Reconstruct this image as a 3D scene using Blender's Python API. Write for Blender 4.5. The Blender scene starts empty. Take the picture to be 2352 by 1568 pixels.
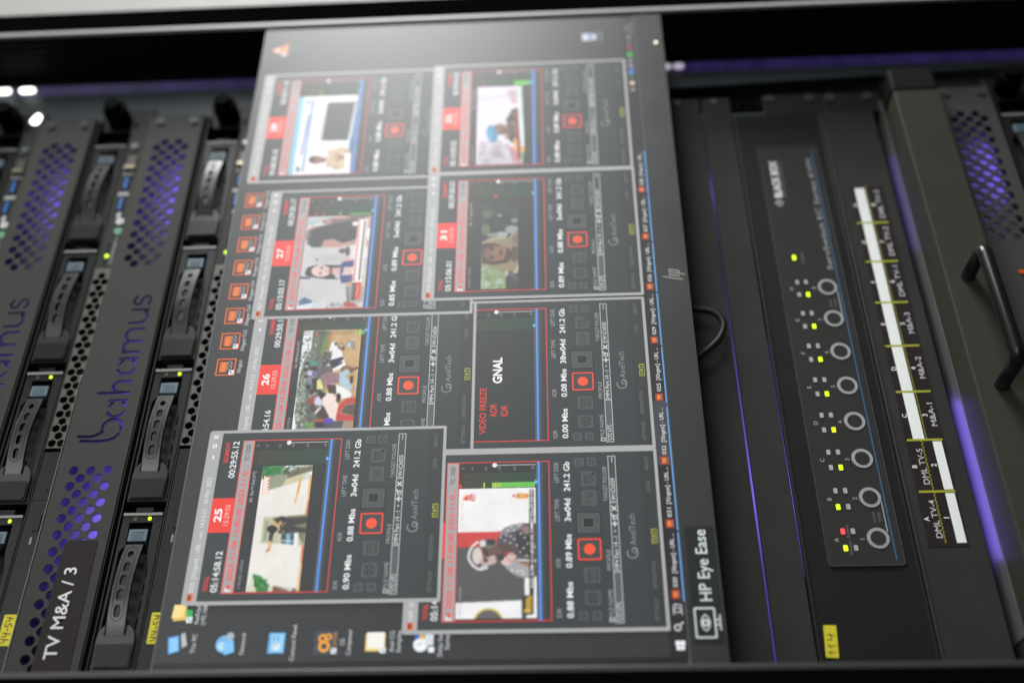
import bpy, bmesh, math, random
import numpy as np
from mathutils import Matrix, Vector
random.seed(7); rng = np.random.default_rng(5)
S = 0.001                      # everything is written in millimetres
scn = bpy.context.scene
col = scn.collection

# ---------------------------------------------------------------- camera
cam_d = bpy.data.cameras.new('camera'); cam = bpy.data.objects.new('camera', cam_d); col.objects.link(cam)
R = Matrix(((0.00221758, -0.83673072, 0.54761007), (0.05159401, 0.54697781, 0.83555571), (-0.99866568, 0.02640049, 0.04438326)))
right, down, fwd = (R.col[0], R.col[1], R.col[2])
M3 = Matrix((right, -down, -fwd)).transposed()
cam.matrix_world = Matrix.Translation(Vector((-162.954, -569.714, 88.279))*S) @ M3.to_4x4()
cam_d.sensor_fit = 'HORIZONTAL'; cam_d.sensor_width = 36.0
cam_d.lens = 36.0*2392.2/2352.0
cam_d.clip_start = 0.01; cam_d.clip_end = 60
cam_d.dof.use_dof = True; cam_d.dof.focus_distance = 0.652; cam_d.dof.aperture_fstop = 2.15; cam_d.dof.aperture_blades = 0
scn.camera = cam
# ---------------------------------------------------------------- world, lamps, exposure
w = bpy.data.worlds.new('World'); scn.world = w; w.use_nodes = True
nt = w.node_tree; bg = nt.nodes['Background']
tc = nt.nodes.new('ShaderNodeTexCoord'); sx = nt.nodes.new('ShaderNodeSeparateXYZ'); ramp = nt.nodes.new('ShaderNodeValToRGB')
mp = nt.nodes.new('ShaderNodeMapRange'); mp.inputs[1].default_value = -1; mp.inputs[2].default_value = 1
nt.links.new(tc.outputs['Generated'], sx.inputs[0]); nt.links.new(sx.outputs['Z'], mp.inputs[0]); nt.links.new(mp.outputs[0], ramp.inputs[0])
ramp.color_ramp.elements[0].position = 0.25; ramp.color_ramp.elements[0].color = (0.32, 0.31, 0.29, 1)
ramp.color_ramp.elements[1].position = 0.85; ramp.color_ramp.elements[1].color = (1.0, 1.0, 0.98, 1)
nt.links.new(ramp.outputs[0], bg.inputs['Color']); bg.inputs['Strength'].default_value = 0.13
def area(name, loc, target, size, power, color=(1, 1, 1), sy=None, spread=180):
    d = bpy.data.lights.new(name, 'AREA'); d.energy = power; d.color = color
    d.shape = 'RECTANGLE' if sy else 'SQUARE'; d.size = size*S
    if sy: d.size_y = sy*S
    d.spread = math.radians(spread)
    o = bpy.data.objects.new(name, d); col.objects.link(o); o.location = Vector(loc)*S
    o.rotation_euler = (Vector(target)-Vector(loc)).to_track_quat('-Z', 'Y').to_euler(); return o
area('screen_haze_light', (1790, -1300, 530), (450, 0, 180), 1350, 25, (0.985, 1, 0.985), 720)  # unseen broad source at right front, sized for the haze on the screen
area('ceiling_lamp', (2150, -570, 520), (300, 0, 100), 400, 58, (0.985, 1, 0.985), 700)
for zt, pw in ((430, 0.085), (140, 0.085), (-150, 0.10)):
    area('fill_spot', (60, -720, zt+300), (165, 20, zt), 260, pw, (0.985, 1, 0.985), 260, 42)  # unseen narrow fill lights, added so the panels dim toward the far end
area('ceiling_lamp', (320, -760, 860), (100, 0, 260), 400, 0.7, (0.95, 1, 0.97), 400)
scn.view_settings.view_transform = 'Standard'; scn.view_settings.look = 'None'
scn.view_settings.exposure = 0; scn.view_settings.gamma = 1; scn.view_settings.use_curve_mapping = False
scn.render.engine = 'CYCLES'
scn.cycles.use_denoising = True
try:
    scn.cycles.denoiser = 'OPENIMAGEDENOISE'; scn.cycles.denoising_prefilter = 'ACCURATE'
except Exception: pass
scn.cycles.sample_clamp_indirect = 4.0; scn.cycles.max_bounces = 6; scn.cycles.use_adaptive_sampling = False

# ---------------------------------------------------------------- materials
def lin(c):
    if isinstance(c, str): c = tuple(int(c[i:i+2], 16) for i in (0, 2, 4))
    return tuple((v/255/12.92 if v/255 <= 0.04045 else ((v/255+0.055)/1.055)**2.4) for v in c)
MATS = {}
def surf(name, color, rough=0.45, metal=0.0, spec=0.5, grain=0.0, gscale=1500, mottle=0.0):
    if name in MATS: return MATS[name]
    m = bpy.data.materials.new(name); m.use_nodes = True; n = m.node_tree; b = n.nodes['Principled BSDF']
    b.inputs['Base Color'].default_value = (*color, 1); b.inputs['Roughness'].default_value = rough
    b.inputs['Metallic'].default_value = metal; b.inputs['Specular IOR Level'].default_value = spec
    t = n.nodes.new('ShaderNodeTexCoord')
    if grain:
        z = n.nodes.new('ShaderNodeTexNoise'); z.inputs['Scale'].default_value = gscale; z.inputs['Detail'].default_value = 2
        bp = n.nodes.new('ShaderNodeBump'); bp.inputs['Strength'].default_value = grain; bp.inputs['Distance'].default_value = 0.0003
        n.links.new(t.outputs['Object'], z.inputs['Vector']); n.links.new(z.outputs['Fac'], bp.inputs['Height']); n.links.new(bp.outputs['Normal'], b.inputs['Normal'])
    # slight uneven wear in colour and gloss
    z2 = n.nodes.new('ShaderNodeTexNoise'); z2.inputs['Scale'].default_value = 35; z2.inputs['Detail'].default_value = 5
    mr = n.nodes.new('ShaderNodeMapRange'); mr.inputs[3].default_value = rough*0.85; mr.inputs[4].default_value = min(1, rough*1.15)
    n.links.new(t.outputs['Object'], z2.inputs['Vector']); n.links.new(z2.outputs['Fac'], mr.inputs[0]); n.links.new(mr.outputs[0], b.inputs['Roughness'])
    if mottle:
        mx = n.nodes.new('ShaderNodeMix'); mx.data_type = 'RGBA'
        mx.inputs[6].default_value = (*[c*(1-mottle) for c in color], 1); mx.inputs[7].default_value = (*[min(1, c*(1+mottle)) for c in color], 1)
        n.links.new(z2.outputs['Fac'], mx.inputs[0]); n.links.new(mx.outputs[2], b.inputs['Base Color'])
    MATS[name] = m; return m
SCREEN_ROUGH = 0.43
def glow(c, k=1.0, name=None, rough=None):
    """a lit picture element, lamp or painted glow: emits its own colour under the same matt screen film"""
    key = ('glow', c, k, rough)
    if key in MATS: return MATS[key]
    m = bpy.data.materials.new(name or 'screen_colour'); m.use_nodes = True; b = m.node_tree.nodes['Principled BSDF']
    b.inputs['Base Color'].default_value = (0.008, 0.008, 0.008, 1); b.inputs['Roughness'].default_value = SCREEN_ROUGH if rough is None else rough
    b.inputs['Emission Color'].default_value = (*lin(c), 1); b.inputs['Emission Strength'].default_value = k
    MATS[key] = m; return m
def glow_attr():
    m = bpy.data.materials.new('screen_picture'); m.use_nodes = True; n = m.node_tree; b = n.nodes['Principled BSDF']
    b.inputs['Base Color'].default_value = (0.008, 0.008, 0.008, 1); b.inputs['Roughness'].default_value = SCREEN_ROUGH
    a = n.nodes.new('ShaderNodeAttribute'); a.attribute_name = 'Col'
    n.links.new(a.outputs['Color'], b.inputs['Emission Color']); b.inputs['Emission Strength'].default_value = 1.0
    return m
PICTURE = glow_attr()
BLACK = surf('black_plastic', (0.012, 0.012, 0.0125), 0.45, spec=0.25, grain=0.15)
KNOB = surf('knob_rubber', (0.003, 0.003, 0.003), 0.8, spec=0.02)
DEEP = surf('dark_interior', (0.005, 0.005, 0.006), 0.7, spec=0.1)
PANEL = surf('painted_panel', (0.03, 0.03, 0.028), 0.5, spec=0.12, grain=0.25, gscale=900, mottle=0.18)
BEZEL = surf('textured_bezel_paint', (0.052, 0.052, 0.05), 0.55, spec=0.08, grain=0.5, gscale=700, mottle=0.06)
KVMP = surf('black_powder_coat', (0.012, 0.0125, 0.0125), 0.5, spec=0.12, grain=0.3, gscale=900)
OVER = surf('printed_overlay', (0.03, 0.03, 0.029), 0.42, spec=0.14, grain=0.1)
OLIVE = surf('olive_grey_paint', (0.042, 0.040, 0.032), 0.5, spec=0.06, grain=0.15, gscale=900, mottle=0.08)
TRAY = surf('tray_plastic', (0.013, 0.0135, 0.0135), 0.33, spec=0.28, grain=0.15)
GRIP = surf('grip_plastic', (0.03, 0.031, 0.031), 0.28, spec=0.5)
LATCH = surf('latch_plastic', (0.10, 0.15, 0.185), 0.4)
METAL = surf('brushed_metal', (0.40, 0.40, 0.38), 0.28, metal=0.9)
STEEL = surf('dark_steel', (0.08, 0.095, 0.105), 0.45, metal=0.3, spec=0.3)
FRAME = surf('frame_paint', (0.035, 0.037, 0.035), 0.4, grain=0.2)
GLOSSB = surf('frame_black', (0.0025, 0.0025, 0.003), 0.8, spec=0.0)
YLAB = surf('yellow_label', (0.62, 0.54, 0.012), 0.55)
INK = surf('pen_ink', (0.02, 0.02, 0.02), 0.6)
TAPE = surf('dark_label_tape', (0.022, 0.0165, 0.017), 0.45, spec=0.15)
WHITE = surf('white_print', (0.75, 0.77, 0.76), 0.5)
GREYP = surf('grey_print', (0.30, 0.31, 0.31), 0.5)
DIMP = surf('dim_print', (0.14, 0.14, 0.14), 0.5)
YLINE = surf('yellow_print', (0.32, 0.33, 0.02), 0.5)
BLUEP = surf('blue_print', (0.03, 0.09, 0.18), 0.5)
USBB = surf('usb_blue', (0.02, 0.12, 0.42), 0.4)
GOLD = surf('connector_metal', (0.35, 0.31, 0.22), 0.35, metal=0.8)
CHIN = surf('monitor_plastic', (0.03, 0.032, 0.032), 0.40, grain=0.25, gscale=1200)
STICK = surf('sticker_black', (0.012, 0.013, 0.014), 0.4, mottle=0.35)
MINT = surf('sticker_print', (0.72, 0.80, 0.77), 0.5)
LEDOFF = surf('unlit_lens', (0.36, 0.37, 0.37), 0.4)
LEDG = glow('C8FF10', 2.0, 'green_led', 0.4); LEDR = glow('FF4A50', 1.6, 'red_led', 0.4); LEDD = glow('5A5C20', 0.5, 'dim_led', 0.4)

# ---------------------------------------------------------------- geometry helpers
class MB:
    """collects faces with their materials; build() links them as one mesh object"""
    def __init__(s): s.v = []; s.f = []; s.mi = []; s.mats = []; s.cols = None; s.smooth = []
    def m(s, mat):
        if mat not in s.mats: s.mats.append(mat)
        return s.mats.index(mat)
    def add(s, vs, fs, mat, smooth=False):
        k = len(s.v); s.v += [tuple(p) for p in vs]; i = s.m(mat)
        for f in fs: s.f.append([k+j for j in f]); s.mi.append(i); s.smooth.append(smooth)
        return s
    def box(s, x0, x1, y0, y1, z0, z1, mat):
        return s.add([(x0,y0,z0),(x1,y0,z0),(x1,y1,z0),(x0,y1,z0),(x0,y0,z1),(x1,y0,z1),(x1,y1,z1),(x0,y1,z1)],
              [(0,1,5,4),(1,2,6,5),(2,3,7,6),(3,0,4,7),(4,5,6,7),(3,2,1,0)], mat)
    def rect(s, x0, x1, z0, z1, y, mat):
        return s.add([(x0,y,z0),(x1,y,z0),(x1,y,z1),(x0,y,z1)], [(0,1,2,3)], mat)
    def poly(s, pts, y, mat):
        # fill a simple polygon in the XZ plane, facing -Y
        a = sum(pts[i][0]*pts[(i+1)%len(pts)][1]-pts[(i+1)%len(pts)][0]*pts[i][1] for i in range(len(pts)))
        if a < 0: pts = pts[::-1]
        return s.add([(p[0], y, p[1]) for p in pts], [tuple(range(len(pts)))], mat)
    def prism(s, pts, y0, y1, mat):
        a = sum(pts[i][0]*pts[(i+1)%len(pts)][1]-pts[(i+1)%len(pts)][0]*pts[i][1] for i in range(len(pts)))
        if a < 0: pts = pts[::-1]
        n = len(pts); vs = [(p[0], y0, p[1]) for p in pts]+[(p[0], y1, p[1]) for p in pts]
        fs = [tuple(range(n)), tuple(range(2*n-1, n-1, -1))]+[((i+1)%n, i, n+i, n+(i+1)%n) for i in range(n)]
        return s.add(vs, fs, mat)
    def disc(s, x, z, r, y, mat, n=20): return s.poly([(x+r*math.cos(2*math.pi*i/n), z+r*math.sin(2*math.pi*i/n)) for i in range(n)], y, mat)
    def cyl(s, x, z, r, y0, y1, mat, n=24): return s.prism([(x+r*math.cos(2*math.pi*i/n), z+r*math.sin(2*math.pi*i/n)) for i in range(n)], y0, y1, mat)
    def ring(s, x, z, r0, r1, y0, y1, mat, n=32):
        vs = []; fs = []
        for i in range(n):
            c, q = math.cos(2*math.pi*i/n), math.sin(2*math.pi*i/n)
            rm = (r0+r1)/2
            vs += [(x+r0*c, y1, z+r0*q), (x+(r0+rm)/2*c, y0, z+(r0+rm)/2*q), (x+(r1+rm)/2*c, y0, z+(r1+rm)/2*q), (x+r1*c, y1, z+r1*q)]
        for i in range(n):
            a, b = 4*i, 4*((i+1)%n)
            for k in range(3): fs.append((a+k, a+k+1, b+k+1, b+k))
        return s.add(vs, fs, mat, True)
    def line(s, pts, wd, y, mat, closed=False):
        n = len(pts)
        for i in range(n if closed else n-1):
            a, b = pts[i], pts[(i+1)%n]; dx, dz = b[0]-a[0], b[1]-a[1]; L = math.hypot(dx, dz) or 1
            ex, ez = dx/L*wd*0.35, dz/L*wd*0.35; nx, nz = -dz/L*wd/2, dx/L*wd/2
            s.poly([(a[0]-ex-nx, a[1]-ez-nz), (b[0]+ex-nx, b[1]+ez-nz), (b[0]+ex+nx, b[1]+ez+nz), (a[0]-ex+nx, a[1]-ez+nz)], y-0.0004*(i % 3), mat)
        return s
    def frame(s, x0, x1, z0, z1, t, y, mat):
        s.rect(x0, x1, z0, z0+t, y, mat); s.rect(x0, x1, z1-t, z1, y, mat); s.rect(x0, x0+t, z0+t, z1-t, y, mat); return s.rect(x1-t, x1, z0+t, z1-t, y, mat)
    def mesh(s, verts, faces, mat, fn=lambda p: p, smooth=False): return s.add([fn(p) for p in verts], faces, mat, smooth)
    def text(s, t, x, z, cap, y, mat, width=None, align='l', bold=0.0, slant=0.0):
        """cap height and width in mm (or pixels in a window's own frame); x is the left, centre or right end of the line, z its baseline"""
        vs, fs, h, x0, x1 = glyphs(t, bold)
        k = cap/h; wx = (x1-x0)*k; q = (width/wx if width else 1.0)
        W = wx*q; ox = x-{'l': 0, 'c': W/2, 'r': W}[align]
        return s.add([(ox+(p[0]-x0+slant*p[1])*k*q, y, z+p[1]*k) for p in vs], fs, mat)
    def build(s, name, parent=None, bevel=0.0, origin=(0, 0, 0), label=None, cols=None):
        me = bpy.data.meshes.new(name)
        o0 = origin if parent is None else (0, 0, 0)
        me.from_pydata([((p[0]-o0[0])*S, (p[1]-o0[1])*S, (p[2]-o0[2])*S) for p in s.v], [], s.f)
        for m in s.mats: me.materials.append(m)
        me.polygons.foreach_set('material_index', s.mi); me.polygons.foreach_set('use_smooth', s.smooth)
        if cols is not None:
            a = me.color_attributes.new('Col', 'FLOAT_COLOR', 'POINT'); a.data.foreach_set('color', cols)
        me.update()
        o = bpy.data.objects.new(name, me); col.objects.link(o)
        if parent is not None: o.parent = parent
        else: o.location = Vector(o0)*S
        if bevel:
            b = o.modifiers.new('bevel', 'BEVEL'); b.width = bevel*S; b.segments = 2; b.limit_method = 'ANGLE'; b.angle_limit = math.radians(40)
        if label: o['label'] = label
        return o
_gl = {}
def curve_mesh(cu):
    o = bpy.data.objects.new('tmp', cu); col.objects.link(o)
    dg = bpy.context.evaluated_depsgraph_get(); dg.update()
    me = o.evaluated_get(dg).to_mesh()
    vs = [tuple(v.co) for v in me.vertices]; fs = [tuple(p.vertices) for p in me.polygons]
    o.evaluated_get(dg).to_mesh_clear(); bpy.data.objects.remove(o); bpy.data.curves.remove(cu)
    return vs, fs
def _raw(t, bold):
    cu = bpy.data.curves.new('t', 'FONT'); cu.body = t; cu.size = 1; cu.resolution_u = 3; cu.offset = bold; cu.fill_mode = 'FRONT'
    return curve_mesh(cu)
def glyphs(t, bold):
    key = (t, bold)
    if key not in _gl:
        if ('H', 0) not in _gl and t != 'H':
            v, f = _raw('H', 0); _gl[('H', 0)] = (v, f, max(p[1] for p in v), min(p[0] for p in v), max(p[0] for p in v))
        v, f = _raw(t, bold); h = _gl[('H', 0)][2] if ('H', 0) in _gl else max(p[1] for p in v)
        _gl[key] = (v, f, h, min(p[0] for p in v), max(p[0] for p in v))
    return _gl[key]
def plate(mb, outer, holes, y0, y1, mat, fn=None, maxlen=None):
    """a sheet with real holes in it, from y0 (front) to y1"""
    cu = bpy.data.curves.new('p', 'CURVE'); cu.dimensions = '2D'; cu.fill_mode = 'BOTH'; cu.extrude = (y1-y0)/2
    for pts in [outer]+holes:
        sp = cu.splines.new('POLY'); sp.points.add(len(pts)-1); sp.use_cyclic_u = True
        for p, q in zip(sp.points, pts): p.co = (q[0], q[1], 0, 1)
    vs, fs = curve_mesh(cu); ym = (y0+y1)/2
    if maxlen:
        bm = bmesh.new(); vv = [bm.verts.new(v) for v in vs]
        for f in fs:
            try: bm.faces.new([vv[k] for k in f])
            except ValueError: pass
        bmesh.ops.remove_doubles(bm, verts=bm.verts, dist=0.0005)
        for _ in range(5):
            long = [e for e in bm.edges if abs(e.verts[0].co.x-e.verts[1].co.x) > maxlen]
            if not long: break
            bmesh.ops.subdivide_edges(bm, edges=long, cuts=1); bmesh.ops.triangulate(bm, faces=bm.faces)
        bm.verts.index_update(); vs = [tuple(v.co) for v in bm.verts]; fs = [tuple(v.index for v in f.verts) for f in bm.faces]; bm.free()
    mb.add([(fn or (lambda p: p))((p[0], ym-p[2], p[1])) for p in vs], fs, mat)
def rr(x0, x1, z0, z1, r, n=5):
    out = []
    for cx, cz, a0 in ((x1-r, z1-r, 0), (x0+r, z1-r, 90), (x0+r, z0+r, 180), (x1-r, z0+r, 270)):
        for i in range(n+1):
            a = math.radians(a0+90*i/n); out.append((cx+r*math.cos(a), cz+r*math.sin(a)))
    return out
def circ(x, z, r, n=20, rz=None): return [(x+r*math.cos(2*math.pi*i/n), z+(rz or r)*math.sin(2*math.pi*i/n)) for i in range(n)]
def stroke(pts, wd):
    """outline of a thick rounded pen line"""
    P = [Vector(p) for p in pts]; L = []; Rr = []
    for i, p in enumerate(P):
        d = (P[min(i+1, len(P)-1)]-P[max(i-1, 0)]).normalized(); n = Vector((-d.y, d.x))*wd/2
        L.append(p+n); Rr.append(p-n)
    d1 = (P[-1]-P[-2]).normalized()*wd/2; d0 = (P[0]-P[1]).normalized()*wd/2
    return [tuple(v) for v in L+[P[-1]+d1]+Rr[::-1]+[P[0]+d0]]
def arc(cx, cz, rx, rz, a0, a1, n=14): return [(cx+rx*math.cos(math.radians(a0+(a1-a0)*i/n)), cz+rz*math.sin(math.radians(a0+(a1-a0)*i/n))) for i in range(n+1)]
def tube(mb, path, r, mat, n=12):
    P = [Vector(p) for p in path]; rings = []; up = Vector((0.13, 0.31, 0.94)).normalized()
    for i, p in enumerate(P):
        d = (P[min(i+1, len(P)-1)]-P[max(i-1, 0)]).normalized(); a = d.cross(up).normalized(); b = d.cross(a)
        rings.append([p+a*r*math.cos(2*math.pi*k/n)+b*r*math.sin(2*math.pi*k/n) for k in range(n)])
    vs = [v for q in rings for v in q]; fs = []
    for i in range(len(P)-1):
        for k in range(n): fs.append((i*n+k, i*n+(k+1) % n, (i+1)*n+(k+1) % n, (i+1)*n+k))
    fs += [tuple(range(n)), tuple(range(len(vs)-1, len(vs)-n-1, -1))]
    mb.add(vs, fs, mat, True)
def thing(name, label, cat, loc=(0, 0, 0), group=None):
    o = bpy.data.objects.new(name, None); col.objects.link(o); o.empty_display_size = 0.02
    o.location = Vector(loc)*S; o['label'] = label; o['category'] = cat
    if group: o['group'] = group
    return o
def copy_tree(o, loc, label):
    r = o.copy(); col.objects.link(r); r.location = Vector(loc)*S; r['label'] = label
    for ch in list(o.children):
        c = ch.copy(); col.objects.link(c); c.parent = r
        for g in ch.children:
            d = g.copy(); col.objects.link(d); d.parent = c
    return r
PURPLE = (0.24, 0.14, 1.0)

# ================================================================ setting: wall beyond the cabinet
wall = MB(); wall.box(541.2, 1400, -12, 200, -700, 1100, surf('pale_wall_paint', (0.33, 0.33, 0.32), 0.6, grain=0.2, gscale=60))
o = wall.build('wall'); o['kind'] = 'structure'

# ================================================================ cabinet
cab = thing('server_cabinet', 'black equipment cabinet frame with a purple lit edge surrounding the servers and monitor', 'server rack', (0, 0, -400))
def ob(mb, name, root, bevel=0.0, label=None):
    """part built in world millimetres, stored relative to its thing"""
    L = root.location/S
    if root.parent is not None: L = root.parent.location/S
    mb.v = [(p[0]-L.x, p[1]-L.y, p[2]-L.z) for p in mb.v]
    return mb.build(name, root, bevel, label=label)
ZL, ZH = -420, 720
b = MB(); b.box(-10, -6, -20, 8, ZL, ZH, FRAME); b.box(-60, -10.2, -24, 8, ZL, ZH, GLOSSB); ob(b, 'door_frame', cab, 0.8)
b = MB(); b.box(515.2, 519.4, -12, 26, ZL, ZH, surf('frame_edge_highlight', (0.42, 0.42, 0.41), 0.4)); b.box(519.7, 540.8, -12.2, 26, ZL, ZH, GLOSSB); ob(b, 'door_frame', cab, 0.8)  # edge colour lightened to carry the reflection on its bevel
b = MB(); b.box(512.6, 515, -11.4, 40, ZL, ZH, DEEP); b.box(500.2, 512.4, 29.6, 40, ZL, ZH, DEEP)
for i in range(5): b.box(512.1, 512.8, -4+7*i, -3.3+7*i, ZL, ZH, surf('panel_rib', (0.016, 0.016, 0.017), 0.5))
ob(b, 'side_panel', cab)
# right rack post with its square mounting holes
holes = []
for k in range(-8, 16):
    for q in (6.35, 22.2, 38.1):
        zc = -123+44.45*k+q
        holes.append(rr(448, 457, zc-4.5, zc+4.5, 0.8, 2))
b = MB(); plate(b, [(440, ZL), (490, ZL), (490, ZH), (440, ZH)], holes, 33.5, 35.5, STEEL); b.box(486, 490, 35.6, 90, ZL, ZH, STEEL)
ob(b, 'post', cab)
# slanted strip beside the post, its purple glow put in as emission
m = glow('4A3C90', 0.55, 'purple_glow', 0.35); n = m.node_tree
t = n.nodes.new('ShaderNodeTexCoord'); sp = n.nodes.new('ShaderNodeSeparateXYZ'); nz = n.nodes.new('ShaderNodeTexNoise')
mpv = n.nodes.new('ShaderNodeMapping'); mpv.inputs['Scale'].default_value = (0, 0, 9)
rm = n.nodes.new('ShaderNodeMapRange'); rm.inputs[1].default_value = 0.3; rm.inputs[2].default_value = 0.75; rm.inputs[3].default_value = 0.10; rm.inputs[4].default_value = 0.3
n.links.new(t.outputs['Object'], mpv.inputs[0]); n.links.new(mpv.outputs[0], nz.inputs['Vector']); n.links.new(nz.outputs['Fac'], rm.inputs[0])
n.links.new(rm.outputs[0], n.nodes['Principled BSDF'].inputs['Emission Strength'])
b = MB(); b.add([(499.6, 29, ZL), (492, 32.6, ZL), (492, 32.6, ZH), (499.6, 29, ZH)], [(0, 3, 2, 1)], m)
b.add([(492, 32.6, ZL), (488.6, 33.4, ZL), (488.6, 33.4, ZH), (492, 32.6, ZH)], [(0, 3, 2, 1)], STEEL)
ob(b, 'glow_strip', cab)
WGLINT = glow('FFFFF6', 4, 'white_glint', 0.4); DGLINT = glow('C9C0D2', 0.8, 'dull_glint', 0.4)
for zz, mt in ((552, WGLINT), (531, WGLINT)):
    b = MB(); b.prism(rr(493.4, 498.0, zz-6.4, zz+6.4, 2.2), 28.2, 30, mt); ob(b, 'painted_glint', cab)  # self-lit ovals stand in for ceiling light reflected in the strip
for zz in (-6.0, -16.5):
    b = MB(); b.prism(circ(495.5, zz, 2.8, 16, 4.4), 28.2, 30, DGLINT); ob(b, 'painted_glint', cab)  # duller self-lit ovals on the same strip
b = MB(); b.prism([(446, 505), (453.5, 503.4), (453.5, 506.2), (446, 510)], 16, 20, WGLINT); ob(b, 'painted_glint', cab)  # self-lit wedge stands in for a white highlight
# inner back so nothing shows through
b = MB(); b.box(-60, 520, 420, 425, ZL, ZH, DEEP); b.box(-62, -60, 9, 420, ZL, ZH, DEEP); b.box(512.6, 515, 41, 420, ZL, ZH, DEEP); ob(b, 'back_panel', cab)

# ================================================================ vented covers with cut-out lettering
def lattice(x0, x1, zc, skip=lambda x, z: False, px=10.93, pz=5.55, r=3.1):
    out = []
    for i in range(int((x1-x0)/px)+2):
        for j in range(-2, 3):
            x = x0+px*i+(px/2 if j % 2 else 0); z = zc+pz*j
            if x <= x1 and not skip(x, z): out.append(circ(x, z, r, 22))
    return out
def letters(ox, oz, k):
    """the cut-out word 'bahamus' as thick pen lines; ox, oz: left end and baseline"""
    W = 2.0; out = []
    X = lambda pts: [(ox+p[0], oz+p[1]) for p in pts]
    # double-stemmed swash b
    out.append(stroke(X([(0.6, 25.2), (0.2, 18), (0.3, 11), (1.0, 6), (2.6, 2.8), (5.2, 0.6)]), W))
    out.append(stroke(X([(3.8, 27.5), (3.6, 21), (3.9, 17), (5.6, 13.8), (7.2, 11.6)]), W))
    out.append(stroke(X([(8.6, 12.6)]+arc(9.6, 6.2, 6.6, 6.6, 78, -88)+[(6.6, 0.2)]), W))
    def a(x):
        out.append(stroke(X(arc(x+5.2, 6.2, 5.2, 5.9, 112, 250)), W))
        out.append(stroke(X([(x+7.6, 11.8), (x+9.6, 10.3), (x+11.4, 9.4)]), W)); out.append(stroke(X([(x+12.2, 12.2), (x+12.2, 0.2)]), W))
        out.append(stroke(X([(x+7.4, 0.5), (x+9.4, 1.9), (x+11.0, 3.0)]), W))
    a(18.2)
    out.append(stroke(X([(36.4, 21.6), (36.4, 0)]), W)); out.append(stroke(X([(37.6, 9.4)]+arc(41.2, 7.4, 3.9, 4.6, 130, 0)+[(45.1, 0)]), W))
    a(51.2)
    out.append(stroke(X([(68.6, 12), (68.6, 0)]), W)); out.append(stroke(X([(69.8, 9.4)]+arc(73.2, 7.6, 4.2, 4.4, 130, 0)+[(77.4, 0)]), W))
    out.append(stroke(X([(78.7, 9.4)]+arc(83.0, 7.6, 4.6, 4.4, 130, 0)+[(87.6, 0)]), W))
    out.append(stroke(X([(92.8, 12)]+arc(98.2, 5.0, 5.4, 4.9, 180, 300)+[(102.6, 2.2)]), W)); out.append(stroke(X([(104.0, 12), (104.0, 0)]), W))
    out.append(stroke(X(arc(111.8, 9.2, 3.5, 2.9, 20, 250, 12)+arc(111.8, 3.2, 3.7, 3.0, 80, -150, 12)), W))
    return out
def vent_cover(z0, label, with_tape, lamp=1.0):
    z1 = z0+44.0; zc = z0+22.4
    root = thing('vent_cover', label, 'rack panel', (-12, 17, z0), 'vented covers between the servers')
    hl = lattice(11.6-10.93*3, 136, zc, lambda x, z: x > 134.5 or x < -12) + lattice(294-1.8, 420, zc, lambda x, z: x < 293)
    b = MB(); plate(b, rr(-16, 447, z0+1, z1, 1.2, 3), hl+letters(152.6, z0+8.9, 1), 17, 18.4, BEZEL)
    ob(b, 'front_plate', root)
    b = MB(); b.box(-16, 447, 18.4, 40, z0+0.2, z0+1.4, BEZEL); b.box(-16, 447, 18.4, 40, z1-0.8, z1+0.2, BEZEL); b.box(-18, -16.05, 18.4, 40, z0, z1, BLACK); b.box(444, 447, 18.7, 34, z0+1.6, z1-1, BLACK); ob(b, 'flange', root)
    b = MB(); b.box(-16, 443, 36, 38, z0+1.6, z1-1, surf('cover_backing', (0.16, 0.15, 0.2), 0.6)); ob(b, 'backing_plate', root)
    for zz in (z0+8, z1-9):
        b = MB(); b.cyl(440, zz, 3.2, 15.4, 17, STEEL, 16); b.disc(440, zz, 1.4, 15.3, DEEP); ob(b, 'screw', root)
    if with_tape:
        b = MB(); b.prism([(-14, z0+5.6), (82, z0+6.6), (84, z0+6.7), (84.4, z0+24.0), (82.0, z0+26.8), (78, z0+27.2), (-14, z0+28.6)], 16.55, 16.9, TAPE)
        b.text('TV M&A / 3', 11.6, z0+15.4, 7.4, 16.5, surf('tape_print', (0.68, 0.68, 0.7), 0.5), width=55.2, bold=0.009)
        ob(b, 'label_tape', root)
        # bright metal bars standing in for the highlight along the cover's top edge
        b = MB(); b.box(-12, 203, 16.4, 18.5, z1+0.35, z1+1.05, METAL); b.box(247, 270, 16.4, 18.5, z1+0.35, z1+0.95, METAL); ob(b, 'edge_highlight', root, 0.3)
    # the purple light inside the cover
    for px, pw, wd in ((100, 0.058, 70), (378, 0.056, 56), (215, 0.034, 90)):
        area('cover_light', (px, 27, z0+4.0), (px, 37, z0+30), wd, pw*lamp, PURPLE, 6)
    return root
vent_cover(366.3, 'grey vented cover carrying the TV M&A / 3 label tape and cut out lettering', True)
c3 = vent_cover(-250.6, 'vented cover low in the cabinet behind the bar handle, with an orange light', False, 0.28)
b = MB(); b.prism(circ(267.5, -229.6, 1.5, 14, 2.6), 16.3, 17, glow('E0601C', 0.5, 'orange_led', 0.4)); ob(b, 'status_light', c3)
vent_cover(455.3, 'grey vented cover without label tape, cut off by the edge of the view', False)

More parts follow.
